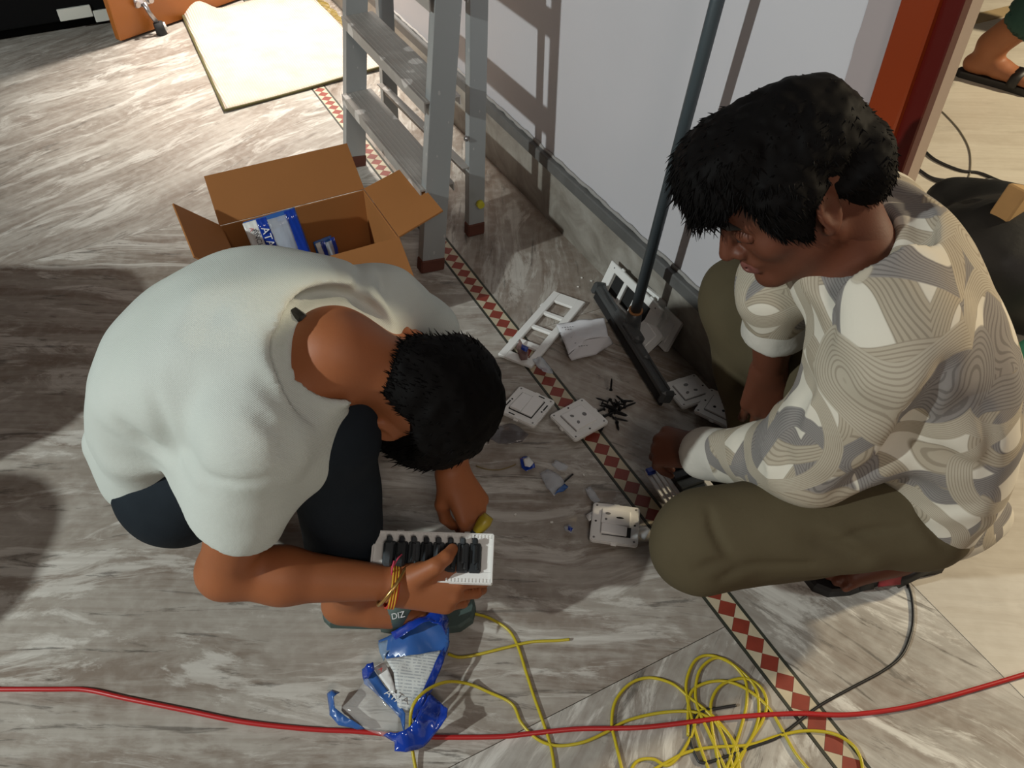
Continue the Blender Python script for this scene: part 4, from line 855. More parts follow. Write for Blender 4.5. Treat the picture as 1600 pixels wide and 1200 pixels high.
def hand(w, x, n, side, curl, thumb, s=1.0, spread=0.0, k=0.004, thumb_r=1.0):
    """w wrist, x towards the knuckles, n back of the hand, side +1 right / -1 left; thumb: list of offsets (x, t, n) of its joints"""
    x = unit(x); n = unit(np.asarray(n, float) - x * (np.asarray(n) @ x)); t = np.cross(n, x) * side; w = np.asarray(w, float)
    L = lambda a, b, c: w + s * (x * a + t * b + n * c)
    pr = []
    bx = (0.090, 0.094, 0.089, 0.080); by = (0.030, 0.0095, -0.011, -0.029); bz = (0.000, 0.004, 0.002, -0.003)
    for a, b_, c in zip(bx, by, bz): pr.append(RC(L(0.0, b_ * 0.45, 0), L(a - 0.006, b_, c), 0.019 * s, 0.0125 * s, 0.012))
    pr.append(RC(L(0.02, 0.0, -0.004), L(0.07, 0.0, -0.004), 0.020 * s, 0.018 * s, 0.012, (n, 0.7)))
    seg = ((0.044, 0.026, 0.021), (0.048, 0.030, 0.022), (0.044, 0.027, 0.021), (0.034, 0.020, 0.018)); rad = (0.0098, 0.0100, 0.0095, 0.0083)
    for f in range(4):
        p = L(bx[f], by[f], bz[f] - 0.001); a = 0.0; r = rad[f] * s; sp = spread * (by[f] / 0.03); pr.append(SP(p, r * 1.18, 0.006))
        for j in range(3):
            a += curl[f][j]; d = unit(x * math.cos(a) * math.cos(sp) + t * math.sin(sp) * math.cos(a) - n * math.sin(a)); q = p + d * seg[f][j] * s
            r2 = r * (0.93 if j < 2 else 0.84); pr.append(RC(p, q, r, r2, k)); r = r2 * 1.02; p = q
    pts = [L(*q) for q in thumb]
    rr = [0.017 * s, 0.0135 * s, 0.0115 * s * thumb_r, 0.0098 * s * thumb_r][:len(pts)]
    for i in range(len(pts) - 1): pr.append(RC(pts[i], pts[i + 1], rr[i], rr[i + 1], 0.010 if i == 0 else k))
    return pr
def head_prims(c, face, up, neck_to, neck_r=(0.052, 0.058)):
    f = unit(face); u = unit(np.asarray(up, float) - f * (np.asarray(up) @ f)); rt = np.cross(f, u); A = np.array([rt, f, u])
    L = lambda x, y, z: np.asarray(c, float) + rt * x + f * y + u * z
    e = lambda p, r, k=0.015, op=1, AA=None: EL(L(*p), r, A if AA is None else AA, k, op)
    pr = [e((0, -0.012, 0.035), (0.074, 0.096, 0.086)), e((0, 0.030, -0.020), (0.062, 0.062, 0.085), 0.03), e((0, 0.028, -0.058), (0.052, 0.052, 0.055), 0.025)]
    for s in (-1, 1): pr.append(RC(L(0.052 * s, -0.005, -0.050), L(0.014 * s, 0.072, -0.094), 0.018, 0.016, 0.02))
    pr += [SP(L(0, 0.082, -0.097), 0.017, 0.018), e((0, 0.060, 0.035), (0.055, 0.032, 0.045), 0.02)]
    for s in (-1, 1): pr.append(RC(L(0.012 * s, 0.090, 0.018), L(0.042 * s, 0.074, 0.018), 0.009, 0.008, 0.012)); pr.append(e((0.042 * s, 0.062, -0.022), (0.022, 0.020, 0.020), 0.02))
    for s in (-1, 1): pr.append(SP(L(0.031 * s, 0.093, 0.000), 0.0125, 0.012, -1))
    pr += [RC(L(0, 0.092, 0.010), L(0, 0.113, -0.030), 0.0085, 0.0115, 0.010), RC(L(0, 0.100, -0.030), L(0, 0.094, -0.045), 0.008, 0.007, 0.008)]
    for s in (-1, 1): pr.append(SP(L(0.0125 * s, 0.100, -0.034), 0.0085, 0.006))
    pr += [e((0, 0.088, -0.056), (0.024, 0.013, 0.015), 0.012), RC(L(-0.019, 0.090, -0.0565), L(0.019, 0.090, -0.0565), 0.0055, 0.0055, 0.005), RC(L(-0.015, 0.090, -0.069), L(0.015, 0.090, -0.069), 0.0065, 0.0065, 0.005), SP(L(0, 0.098, -0.0575), 0.0055, 0.006), SP(L(0, 0.097, -0.069), 0.006, 0.006)]
    pr.append(RC(L(-0.021, 0.097, -0.0628), L(0.021, 0.097, -0.0628), 0.0022, 0.0022, 0.003, None, -1))
    for s in (-1, 1):   # ears
        ax = unit(rt * s * 0.85 + f * -0.5); AA = np.array([ax, np.cross(u, ax), u]); ec = L(0.078 * s, -0.012, -0.004)
        pr += [EL(ec, (0.0075, 0.019, 0.031), AA, 0.008), EL(ec + ax * 0.009 + f * 0.004, (0.006, 0.011, 0.020), AA, 0.006, -1), SP(L(0.076 * s, -0.004, -0.032), 0.0085, 0.008), EL(ec + ax * 0.003 + f * 0.012 + u * -0.002, (0.005, 0.005, 0.009), AA, 0.005)]
    nb = np.asarray(neck_to, float)
    pr += [RC(L(0, -0.030, -0.045), nb, neck_r[0], neck_r[1], 0.03), RC(L(0, -0.062, 0.0), nb + (L(0, -0.016, 0) - L(0, 0, 0)), 0.034, 0.036, 0.03)]
    return pr, L, A
def foot(heel, toe, side, r=1.0):
    d = unit(np.asarray(toe) - heel); d[2] = 0; d = unit(d); l = np.cross([0, 0, 1], d); z = np.array([0, 0, 1.0]); H0 = np.asarray(heel, float); Ln = np.linalg.norm(np.asarray(toe) - heel)
    L = lambda a, b, c: H0 + d * a * Ln + l * b * side + z * c
    pr = [RC(L(0.10, 0, 0.032), L(0.42, 0.004, 0.040), 0.031, 0.032, 0.02), RC(L(0.40, -0.012, 0.036), L(0.76, -0.022, 0.022), 0.030, 0.019, 0.02), RC(L(0.40, 0.012, 0.036), L(0.76, 0.016, 0.024), 0.028, 0.020, 0.02), RC(L(0.20, 0, 0.045), L(0.24, 0, 0.10), 0.034, 0.036, 0.03)]
    for i, (b_, ln, rr) in enumerate(((0.030, 0.995, 0.0145), (0.010, 0.985, 0.0105), (-0.006, 0.955, 0.0098), (-0.020, 0.92, 0.0092), (-0.033, 0.875, 0.0088))):
        pr.append(RC(L(0.74 - 0.02 * i, b_ * 0.85, 0.021), L(ln - 0.03, b_ * 1.1, rr + 0.004), rr * 1.05, rr, 0.004))
    return pr, L
def sandal(parent, name, heel, toe, side, sole_m, strap_m, z0=0.0, word=None, thick=0.020):
    d = unit(np.asarray(toe) - heel); l = np.cross([0, 0, 1], d); Ln = np.linalg.norm(np.asarray(toe) - heel); b = MB(); pts = []
    prof = [(0, 0.0), (0.01, 0.016), (0.06, 0.030), (0.25, 0.033), (0.5, 0.035), (0.75, 0.047), (0.9, 0.043), (0.98, 0.025), (1.0, 0.0)]
    lp = [(a * Ln, w * 1.0) for a, w in prof] + [(a * Ln, -w * 0.92) for a, w in prof[-2:0:-1]]
    v0 = [np.asarray(heel) + d * a + l * w * side + [0, 0, z0] for a, w in lp]
    n = len(v0); v = v0 + [q + [0, 0, thick * 0.75] for q in v0] + [q * 0.96 + np.mean(v0, 0) * 0.04 + [0, 0, thick] for q in v0]
    f = [list(range(n))[::-1], list(range(2 * n, 3 * n))] + [[r_ * n + i, r_ * n + (i + 1) % n, (r_ + 1) * n + (i + 1) % n, (r_ + 1) * n + i] for r_ in (0, 1) for i in range(n)]
    o = obj(name, v, f, sole_m, parent, False, True); bm = bmesh.new(); bm.from_mesh(o.data); bmesh.ops.recalc_face_normals(bm, faces=bm.faces); bm.to_mesh(o.data); bm.free()
    return o, d, l, Ln
def strap_band(mb, pts, nrm, w, th=0.004):
    """flat ribbon through pts; nrm: per point outward normal"""
    pts = spline(pts, 8); nr = spline(nrm, 8); t = np.gradient(pts, axis=0); m = len(pts); v = []
    for i in range(m):
        s = unit(np.cross(t[i], nr[i])); nn_ = unit(nr[i]); ww = w[0] + (w[1] - w[0]) * math.sin(math.pi * i / (m - 1)) if not np.isscalar(w) else w
        v += [pts[i] - s * ww / 2, pts[i] + s * ww / 2, pts[i] + s * ww / 2 + nn_ * th, pts[i] - s * ww / 2 + nn_ * th]
    f = [[4 * i + k_, 4 * i + (k_ + 1) % 4, 4 * i + 4 + (k_ + 1) % 4, 4 * i + 4 + k_] for i in range(m - 1) for k_ in range(4)] + [[0, 1, 2, 3], [4 * m - 4 + k_ for k_ in (3, 2, 1, 0)]]
    mb.add(v, f)
def add_hair(parent, prims, L, A, vox, amp, fr_, nstr, length, flow, seed, keep=None, lift=0.35, width=0.0022, deform=None):
    df = lambda p, D: D + amp * (vnoise((p - L(0, 0, 0)) @ A.T * np.array([1.0, 0.45, 1.0]) + seed, fr_) * 2 + vnoise(p + seed, fr_ * 2.7))
    V, F = mesh_sdf(prims, vox, df, amp=amp * 2)
    V = relax(V, F, 1); fv = V[F]; ctr = fv.mean(1); nr = np.cross(fv[:, 2] - fv[:, 0], fv[:, 3] - fv[:, 1]); nr /= np.linalg.norm(nr, axis=1)[:, None] + 1e-12
    rs_ = np.random.default_rng(seed); idx = rs_.choice(len(ctr), nstr * 2, replace=len(ctr) < nstr * 2); vv = V.tolist(); ff = F.tolist(); c = 0
    loc = (ctr - L(0, 0, 0)) @ A.T
    for i in idx:
        if c >= nstr: break
        p, n_, q = ctr[i], nr[i], loc[i]
        if keep is not None and not keep(q): continue
        fl = flow(q); g = A.T @ np.array(fl); g = g - n_ * (g @ n_) * 0.8; g = unit(g) if np.linalg.norm(g) > 1e-6 else n_
        ln = length(q) * rs_.uniform(0.6, 1.25); d = unit(g + n_ * lift * rs_.uniform(0.1, 1.4) + rs_.normal(0, 0.22, 3)); bend = unit(rs_.normal(0, 1, 3)) * 0.35 + A.T @ np.array([0, 0, -0.3])
        s1 = unit(np.cross(d, n_)); s2 = np.cross(d, s1); b0 = len(vv); p = p - n_ * 0.003
        for j, (tt, ww) in enumerate(((0, 1.0), (0.5, 0.75), (1.0, 0.12))):
            cpt = p + d * ln * tt + bend * ln * tt * tt * 0.5
            for k_ in range(3): a = 2.094 * k_; vv.append((cpt + (s1 * math.cos(a) + s2 * math.sin(a)) * width * ww).tolist())
        ff += [[b0 + 3 * j + k_, b0 + 3 * j + (k_ + 1) % 3, b0 + 3 * j + 3 + (k_ + 1) % 3, b0 + 3 * j + 3 + k_] for j in (0, 1) for k_ in range(3)]; c += 1
    return obj('hair', vv, ff, hair_m, parent, True, True)
def rib_mat(name, c, ribs=190):
    k = NB(name, 0.85, 0.2); v = k.coords(); n = k.noise(v, 5, 4); k.color(k.mix(n, tuple(x * 0.93 for x in c), tuple(min(1, x * 1.05) for x in c)))
    w = k.n('ShaderNodeTexWave', bands_direction='DIAGONAL'); w.inputs['Scale'].default_value = ribs; w.inputs['Distortion'].default_value = 1.5; k.l(v, w.inputs['Vector'])
    k.bump(k.math('ADD', k.math('MULTIPLY', w.outputs['Fac'], 0.6), k.noise(v, 160, 3)), 0.35, 0.002); return k.m
def fold(pts, r, k=0.015, op=1): return chain([np.asarray(p) for p in pts], [r * (0.5 + 0.5 * math.sin(math.pi * i / max(1, len(pts) - 1))) if 0 < i < len(pts) - 1 else r * 0.5 for i in range(len(pts))], k, None, op)

# ---------------------------------------------------------------- the man in the white shirt, bent over, facing right
A_hc = P(624, 600, 0.468); A_face = (-0.385, 0.536, -0.740); A_up = (0.862, -0.063, -0.503)
A_nb = np.array([-0.265, 0.855, 0.585])
A_sR, A_eR, A_wR = np.array([-0.335, 0.745, 0.515]), P(352, 893, 0.245), P(622, 912, 0.168)
A_sL, A_eL, A_wL = np.array([-0.205, 1.020, 0.505]), np.array([-0.105, 1.105, 0.290]), P(706, 738, 0.265)
A_pel = np.array([-0.555, 0.97, 0.28])
A_hR, A_kR, A_aR = np.array([-0.52, 0.88, 0.275]), P(512, 672, 0.44), P(543, 882, 0.095)
A_hL, A_kL, A_aL = np.array([-0.53, 1.06, 0.26]), np.array([-0.262, 1.065, 0.375]), np.array([-0.315, 1.20, 0.085])
manA = thing('person', 'person in white ribbed shirt and dark jeans squatting bent over a switch frame', 'person', (-0.40, 0.95, 0))
prA, LA, AA_ = head_prims(A_hc, A_face, A_up, A_nb + [0.018, 0.006, -0.026], (0.050, 0.052))
prA += [RC(A_nb + [0.018, 0.006, -0.026], (-0.37, 0.885, 0.515), 0.052, 0.058, 0.05), RC((-0.37, 0.885, 0.515), A_pel, 0.08, 0.08, 0.03), RC(A_nb + [0.0, 0, -0.05], A_sR, 0.042, 0.042, 0.04), RC(A_nb + [0.0, 0, -0.05], A_sL, 0.042, 0.042, 0.04)]
prA += [RC(A_sR, A_sR * .5 + A_eR * .5, 0.046, 0.044, 0.02), RC(A_sR * .5 + A_eR * .5, A_eR, 0.044, 0.040, 0.02), RC(A_eR, A_eR * .68 + A_wR * .32, 0.041, 0.043, 0.02), RC(A_eR * .68 + A_wR * .32, A_wR, 0.043, 0.026, 0.02), RC(A_wR, A_wR + (A_wR - A_eR) * 0.05, 0.026, 0.026, 0.01)]
prA += [RC(A_sL, A_eL, 0.046, 0.039, 0.02), RC(A_eL, A_wL, 0.040, 0.026, 0.02)]
prA += chain([A_hR, A_kR, A_aR], [0.05, 0.045, 0.036], 0.02) + chain([A_hL, A_kL, A_aL], [0.05, 0.045, 0.036], 0.02) + [RC(A_pel, A_hR, .08, .06, .03), RC(A_pel, A_hL, .08, .06, .03)]
hpA, tpA = P(516, 960, 0.018), P(706, 962, 0.018)
fR_, LfR = foot(hpA, tpA, 1); prA += fR_ + [RC(A_aR, LfR(0.24, 0, 0.10), 0.036, 0.036, 0.02)]
hpL, tpL = np.array([-0.375, 1.195, 0.018]), np.array([-0.125, 1.225, 0.018]); fL_, LfL = foot(hpL, tpL, -1); prA += fL_ + [RC(A_aL, LfL(0.24, 0, 0.10), 0.036, 0.036, 0.02)]
# right hand: thumb over the frame, fingers under it
prA += hand(P(624, 917, 0.172), (0.98, 0.06, -0.17), (0.10, -0.72, 0.68), 1, [(0.30, 0.85, 0.7), (0.5, 0.8, 0.6), (0.6, 0.5, 0.4), (0.7, 0.6, 0.5)], [(0.018, 0.020, -0.004), (0.040, 0.030, 0.002)], 1.02) + [RC(P(648, 902, 0.192), P(681, 884, 0.216), 0.018, 0.0135, 0.012), RC(P(681, 884, 0.216), P(697, 871, 0.219), 0.013, 0.0115, 0.004), RC(P(697, 871, 0.219), P(707, 858, 0.214), 0.0115, 0.0095, 0.004)]
# left hand pinching the screwdriver
A_xL = unit(P(742, 800, 0.21) - A_wL)
prA += hand(A_wL, A_xL, (0.45, -0.35, 0.80), -1, [(0.65, 0.85, 0.45), (0.75, 0.95, 0.5), (0.8, 1.0, 0.6), (0.85, 1.05, 0.6)], [(0.018, 0.022, -0.008), (0.044, 0.038, -0.026), (0.074, 0.034, -0.050), (0.098, 0.022, -0.062)], 0.90)
sdf_obj('body', prA, 0.0034, skinA, manA, None, 1)
# hair
eH = lambda p, r, k=0.02, op=1: EL(LA(*p), r, AA_, k, op)
hpr = [eH((0, -0.004, 0.054), (0.106, 0.128, 0.106)), eH((0, -0.078, 0.005), (0.056, 0.050, 0.060), 0.03), eH((0, 0.070, 0.085), (0.076, 0.060, 0.050), 0.03), eH((0, 0.100, 0.066), (0.060, 0.030, 0.036), 0.03)]
for s in (-1, 1): hpr.append(SP(LA(0.124 * s, -0.040, -0.032), 0.084, 0.012, -1))
hpr += [EL(LA(0, 0.140, -0.032), (0.12, 0.076, 0.100), AA_, 0.01, -1), RC(LA(-.05, -0.085, -0.080), LA(.05, -0.085, -0.080), 0.045, 0.045, 0.02, None, -1)]
add_hair(manA, hpr, LA, AA_, 0.004, 0.0035, 55, 5200, lambda q: 0.012 + 0.012 * max(0, q[1] * 12), lambda q: (0.3 * q[0] * 10, 0.75 if q[2] > 0.03 else -0.2, -0.45 if q[1] > 0.02 else -0.7), 3, None, 0.30, 0.0016)
# shirt
lat = unit(A_sL - A_sR); shA = mat('x', (1, 1, 1)); shA = rib_mat('white_ribbed_cotton', (0.56, 0.60, 0.565))
sp_ = [np.array([-0.580, 0.955, 0.295]), np.array([-0.545, 0.955, 0.40]), np.array([-0.460, 0.94, 0.49]), np.array([-0.370, 0.912, 0.528]), np.array([-0.330, 0.895, 0.540])]
wd_ = [0.135, 0.148, 0.165, 0.168, 0.150]; pS = []
lats = [unit((0.05, 1, 0)), unit((0.10, 1, 0.0)), unit(0.5 * np.array([0.1, 1, 0]) + 0.5 * lat), lat, lat]
for i in range(4):
    ax = unit(sp_[i + 1] - sp_[i]); bn = unit(np.cross(lats[i + 1], ax)); pS.append(RC(sp_[i], sp_[i + 1], wd_[i], wd_[i + 1], 0.05, (bn, 0.66)))
pS += [RC(A_sR, A_sL, 0.066, 0.066, 0.05), RC(A_nb + [-0.045, 0.0, -0.035], A_nb + [-0.01, 0, -0.022], 0.085, 0.068, 0.04)]
eS = A_sR + (A_eR - A_sR) * 0.56 + np.array([0.0, 0, 0]); ax = unit(eS - A_sR)
pS += [RC(A_sR + [0, 0.01, 0], eS, 0.074, 0.066, 0.035)]
eSL = A_sL + (A_eL - A_sL) * 0.46 + np.array([0.01, 0.02, 0]); pS += [RC(A_sL, eSL, 0.066, 0.062, 0.035)]
# belly and hem hanging over the lap
pS += [RC((-0.42, 0.80, 0.40), (-0.30, 0.80, 0.44), 0.085, 0.07, 0.05), RC((-0.620, 0.92, 0.245), (-0.60, 1.05, 0.255), 0.072, 0.07, 0.05), RC(P(178, 700, 0.29), P(186, 755, 0.245), 0.042, 0.026, 0.03)]
pS += fold([(-0.44, 0.745, 0.47), (-0.40, 0.715, 0.48), (-0.35, 0.70, 0.47)], 0.014, 0.02)
cutA = [EL(eS + ax * 0.075, (0.15, 0.15, 0.060), np.array([unit(np.cross(ax, [0, 1, 0])), np.cross(ax, unit(np.cross(ax, [0, 1, 0]))), ax]), 0.004, -1)]
nd = unit(np.array(A_hc) - A_nb)
ncol = unit((0.50, -0.28, 0.80)); rgx = unit(np.cross(ncol, [0, 1, 0])); rgy = np.cross(ncol, rgx); rgc = P(526, 556, 0.566)
pS += [HS(rgc + ncol * 0.002, ncol, 0.100, 0.010), RC(rgc + ncol * 0.2, rgc - ncol * 0.035, 0.075, 0.060, 0.008, None, -1)]
rq = [rgc + rgx * 0.068 * math.cos(0.2618 * i) + rgy * 0.072 * math.sin(0.2618 * i) for i in range(24)]
for i in range(24):
    if max(rq[i][0], rq[(i + 1) % 24][0]) < rgc[0] + 0.022: pS.append(RC(rq[i], rq[(i + 1) % 24], 0.007, 0.007, 0.010))
pS += []
pS += [ HS(eS + ax * 0.015, ax, 0.14), RC(eS - ax * 0.03, eS + ax * 0.12, 0.052, 0.054, 0.004, None, -1),
       RC((-0.60, 0.70, 0.20), (-0.46, 0.72, 0.235), 0.075, 0.08, 0.02, None, -1), HS(eSL + unit(A_eL - A_sL) * 0.02, A_eL - A_sL, 0.12), RC(eSL, eSL + unit(A_eL - A_sL) * 0.14, 0.048, 0.05, 0.004, None, -1)]
crA = creases([x for x in pS if x[7] > 0], [([(412, 596), (440, 625), (475, 648), (505, 640)], 0.012, 0.016), ([(462, 655), (450, 690), (462, 718)], 0.012, 0.014), ([(552, 392), (562, 430), (572, 485)], 0.010, 0.012), ([(198, 668), (236, 702), (266, 714)], 0.014, 0.014), ([(240, 620), (255, 670), (272, 720)], 0.012, 0.008), ([(420, 510), (432, 560), (470, 612)], 0.008, 0.009), ([(300, 740), (380, 752), (445, 742)], 0.008, 0.005), ([(400, 640), (425, 662), (455, 676)], 0.012, 0.010), ([(590, 420), (598, 455), (612, 480)], 0.009, 0.008)])
def wrA(p, D):
    D = crA(p, D); q = p * np.array([0.6, 1.0, 1.0]); return D + 0.0065 * vnoise(q, 9) * 2 + 0.003 * vnoise(q + 4, 24) * 2
shirtA = sdf_obj('shirt', pS, 0.0055, shA, manA, wrA, 2, 0.012)
# collar band ring
ring = []
rx = unit(np.cross(nd, [0, 0, 1])); ry = np.cross(nd, rx)
for i in range(41):
    a = 2 * math.pi * i / 40; ring.append(A_nb + nd * 0.012 + [0.0, 0, 0.018] + rx * 0.082 * math.cos(a) + ry * 0.076 * math.sin(a))
# jeans
den = NB('dark_navy_denim', 0.85, 0.15); n = den.noise(den.coords(), 9, 5); den.color(den.mix(n, (0.006, 0.009, 0.014), (0.020, 0.028, 0.036))); den.bump(den.noise(den.coords(), 300, 2), 0.3, 0.001); den = den.m
pJ = [RC(A_pel + [-0.015, -0.07, -0.055], A_pel + [-0.015, 0.09, -0.045], 0.108, 0.115, 0.04), RC(A_hR, A_kR, 0.088, 0.072, 0.04), RC(A_kR, A_aR, 0.072, 0.062, 0.03), RC(A_hL, A_kL, 0.095, 0.072, 0.04), RC(A_kL, A_aL, 0.072, 0.058, 0.03)]
pJ += [RC(A_aR + [0, 0, 0.012], A_aR + [0, 0, -0.06], 0.048, 0.050, 0.004, None, -1)]
pJ += fold([P(470, 790, 0.22), P(500, 800, 0.22), P(540, 790, 0.22)], 0.012, 0.02)
sdf_obj('jeans', pJ, 0.006, den, manA, bump_d(0.004, 14), 2, 0.008)
# sandals
sole_g = mat('grey_green_rubber', (0.062, 0.095, 0.085), 0.6, var=0.15, vscale=20)
so, d, l, Ln = sandal(manA, 'sandal', P(506, 960), P(744, 956), 1, sole_g, sole_g)
b = MB(); g0 = np.asarray(hpA); z = np.array([0, 0, 1.0]); B_ = lambda a, w, h_: P(506, 960) + d * a * Ln + l * w + z * h_
strap_band(b, [B_(0.44, -0.046, 0.018), B_(0.48, -0.050, 0.058), B_(0.57, -0.020, 0.088), B_(0.72, 0.010, 0.066), B_(0.80, 0.012, 0.024)], [(0, -1, 0.2), (0, -0.8, 0.7), (0, -0.2, 1), (0, 0.0, 1), (0.6, 0, 0.8)], (0.022, 0.046))
strap_band(b, [B_(0.44, 0.046, 0.018), B_(0.48, 0.050, 0.058), B_(0.57, 0.026, 0.086), B_(0.72, 0.010, 0.066), B_(0.80, 0.012, 0.024)], [(0, 1, 0.2), (0, 0.8, 0.7), (0, 0.2, 1), (0, 0.0, 1), (0.6, 0, 0.8)], (0.022, 0.036))
stp = b.build('strap', sole_g, so, True, True)
tp = P(622, 962, 0.078) - np.array(manA.location); text_mesh('lettering', 'DIZ', 0.014, wink, so, tp, (0.55, 0.1, 0.30), 0.0006)
sandal(manA, 'sandal', np.array([-0.385, 1.195, 0]), np.array([-0.105, 1.228, 0]), -1, sole_g, sole_g)
# bangle and red thread on the wrist
wax = unit(A_wR - A_eR); wy = unit(np.cross(wax, [0, 0, 1])); wz = np.cross(wax, wy)
def wring(c, tilt, r, rt_, m, nm, par, turns=1, pitch=0.0):
    ax2 = unit(wax + wz * tilt[0] + wy * tilt[1]); a1 = unit(np.cross(ax2, wz)); a2 = np.cross(ax2, a1); b = MB()
    n_ = 36 * turns; b.tube([c + a1 * r * math.cos(6.2832 * i / 36) + a2 * r * math.sin(6.2832 * i / 36) + wax * pitch * i / 36 for i in range(n_ + 1)], rt_, 6); return b.build(nm, m, par, True, True)
gold = mat('brass_gold', (0.50, 0.30, 0.10), 0.3, 0.85)
wring(P(613, 914, 0.174), (0.30, 0.5), 0.0375, 0.0032, gold, 'bangle', manA)
wring(P(606, 916, 0.175), (0.05, 0.0), 0.0335, 0.0022, mat('red_thread', (0.48, 0.04, 0.02), 0.8), 'wrist_thread', manA, 4, 0.0030)
wring(P(609, 916, 0.175), (-0.05, 0.1), 0.0345, 0.0014, mat('yellow_thread', (0.62, 0.38, 0.03), 0.8), 'wrist_thread', manA, 3, 0.0042)
b = MB(); b.tube([P(612, 898, 0.205), P(613, 888, 0.215), P(616, 876, 0.222)], 0.0016, 6); b.tube([P(614, 886, 0.215), P(622, 872, 0.222), P(628, 866, 0.224)], 0.0012, 6); b.build('thread_end', mat('pink_thread', (0.5, 0.05, 0.10), 0.8), manA, True, True)
# amulet cord peeking out of the collar
b = MB(); b.box(P(466, 492, 0.615), (0.03, 0.016, 0.010), np.array(Matrix.Rotation(-0.8, 3, 'Z')), 0.004); b.build('amulet', mat('black_amulet', (0.012, 0.012, 0.013), 0.3), manA, False, True)

# the frame being wired and the screwdriver
q = [P(598, 851, 0.195), P(787, 851, 0.195), P(757, 901, 0.178), P(563, 889, 0.178)]
pc = np.mean(q, 0); px_ = unit((q[1] - q[0]) + (q[2] - q[3])); py_ = unit((q[0] - q[3]) + (q[1] - q[2]))
pW = np.linalg.norm(q[1] - q[0]); pH = 0.082
held = thing('switch_plate', 'long white switch frame full of black modules held by the man in white', 'frame', pc, lean_mat(px_, py_))
long_frame(held, pW, pH, [(-pW * 0.40, pW * 0.40)], 0.010)
b = MB()
for i in range(34):
    x_ = -pW * 0.47 + pW * 0.94 * i / 33; b.box((x_, -pH / 2 + 0.005, 0.010), (0.003, 0.007, 0.003)); b.box((x_, pH / 2 - 0.005, 0.010), (0.003, 0.007, 0.003))
for s in (-1, 1): b.box((0, s * (pH / 2 - 0.0015), 0.011), (pW * 0.98, 0.002, 0.005)); b.box((s * (pW / 2 - 0.002), 0, 0.011), (0.003, pH * 0.95, 0.005))
o = b.build('moulded_ribs', pw, held)
nmod = 8; mw = pW * 0.80 / nmod
for i in range(nmod):
    b = MB(); x_ = -pW * 0.40 + mw * (i + 0.5); b.box((x_, 0, 0.004), (mw * 0.94, pH - 0.034, 0.022), None, 0.002); b.box((x_, 0.004, 0.018), (mw * 0.34, pH - 0.05, 0.014), None, 0.003); b.box((x_, pH / 2 - 0.016, 0.018), (mw * 0.42, 0.010, 0.016), None, 0.002); b.box((x_ + mw * 0.2, -0.014, 0.017), (mw * 0.25, 0.012, 0.010), None, 0.002)
    if i < 2: b.box((x_, 0.0, 0.022), (mw * 0.8, pH - 0.042, 0.018), None, 0.004)
    o = b.build('module', blkp if i % 2 else mat('dark_slate_plastic', (0.05, 0.058, 0.065), 0.45), held)
for x_, y_ in ((-0.02, -0.031), (0.06, -0.031), (0.04, -0.031)): disc(held, 'screw_hole', x_, y_, 0.0092, 0.0022, hole)
sdv = thing('screwdriver', 'small yellow and black screwdriver in the fingers of the man in white', 'screwdriver', P(752, 812, 0.225))
s0, s1 = P(764, 806, 0.225), P(742, 834, 0.205); b = MB(); b.tube([s0, s0 * .7 + s1 * .3, s0 * .45 + s1 * .55, s1], [0.009, 0.012, 0.011, 0.007], 10); b.build('handle', mat('yellow_handle', (0.36, 0.27, 0.02), 0.4), sdv, True, True)
b = MB(); b.tube([s1, s1 + (s1 - s0) * 0.7], [0.0028, 0.0025], 8); b.build('shaft', steel, sdv, True, True); b = MB(); b.tube([s1 - (s1 - s0) * 0.08, s1 + (s1 - s0) * 0.06], 0.0085, 10); b.build('black_ring', blkp, sdv, True, True)

# ---------------------------------------------------------------- the man in the patterned shirt, squatting, facing left
B_hc = P(1240, 292, 0.768); B_face = (-0.80, -0.17, -0.57); B_up = (-0.55, 0.03, 0.80)
B_nb = np.array([0.458, 0.930, 0.695])
B_sL, B_eL, B_wL = np.array([0.490, 0.805, 0.625]), P(1252, 728, 0.345), P(1088, 706, 0.205)
B_sR, B_eR, B_wR = np.array([0.440, 1.070, 0.655]), P(1218, 452, 0.545), P(1202, 580, 0.365)
B_pel = np.array([0.67, 0.875, 0.285])
B_hL, B_kL, B_aL = np.array([0.64, 0.80, 0.275]), P(1097, 838, 0.225), P(1395, 838, 0.135)
B_hR, B_kR, B_aR = np.array([0.645, 0.94, 0.265]), P(1163, 470, 0.405), np.array([0.500, 1.135, 0.09])
manB = thing('person', 'person in cream shirt with grey ribbon print and olive trousers squatting in the doorway', 'person', (0.60, 0.85, 0))
prB, LB, BB_ = head_prims(B_hc, B_face, B_up, B_nb + [0.0, 0.0, -0.03], (0.048, 0.048))
prB += [RC(B_nb - [0, 0, 0.03], (0.545, 0.91, 0.59), 0.048, 0.06, 0.05), RC((0.545, 0.91, 0.59), B_pel, 0.09, 0.09, 0.03), RC(B_nb - [0, 0, 0.06], B_sL, 0.042, 0.042, 0.04), RC(B_nb - [0, 0, 0.06], B_sR, 0.042, 0.042, 0.04)]
prB += [RC(B_sL, B_eL, 0.045, 0.039, 0.02), RC(B_eL, B_eL * .66 + B_wL * .34, 0.040, 0.040, 0.02), RC(B_eL * .66 + B_wL * .34, B_wL, 0.040, 0.026, 0.02), RC(B_sR, B_eR, 0.045, 0.039, 0.02), RC(B_eR, B_eR * .66 + B_wR * .34, 0.040, 0.039, 0.02), RC(B_eR * .66 + B_wR * .34, B_wR, 0.039, 0.026, 0.02)]
prB += chain([B_hL, B_kL, B_aL], [0.05, 0.045, 0.036], 0.02) + chain([B_hR, B_kR, B_aR], [0.05, 0.045, 0.036], 0.02)
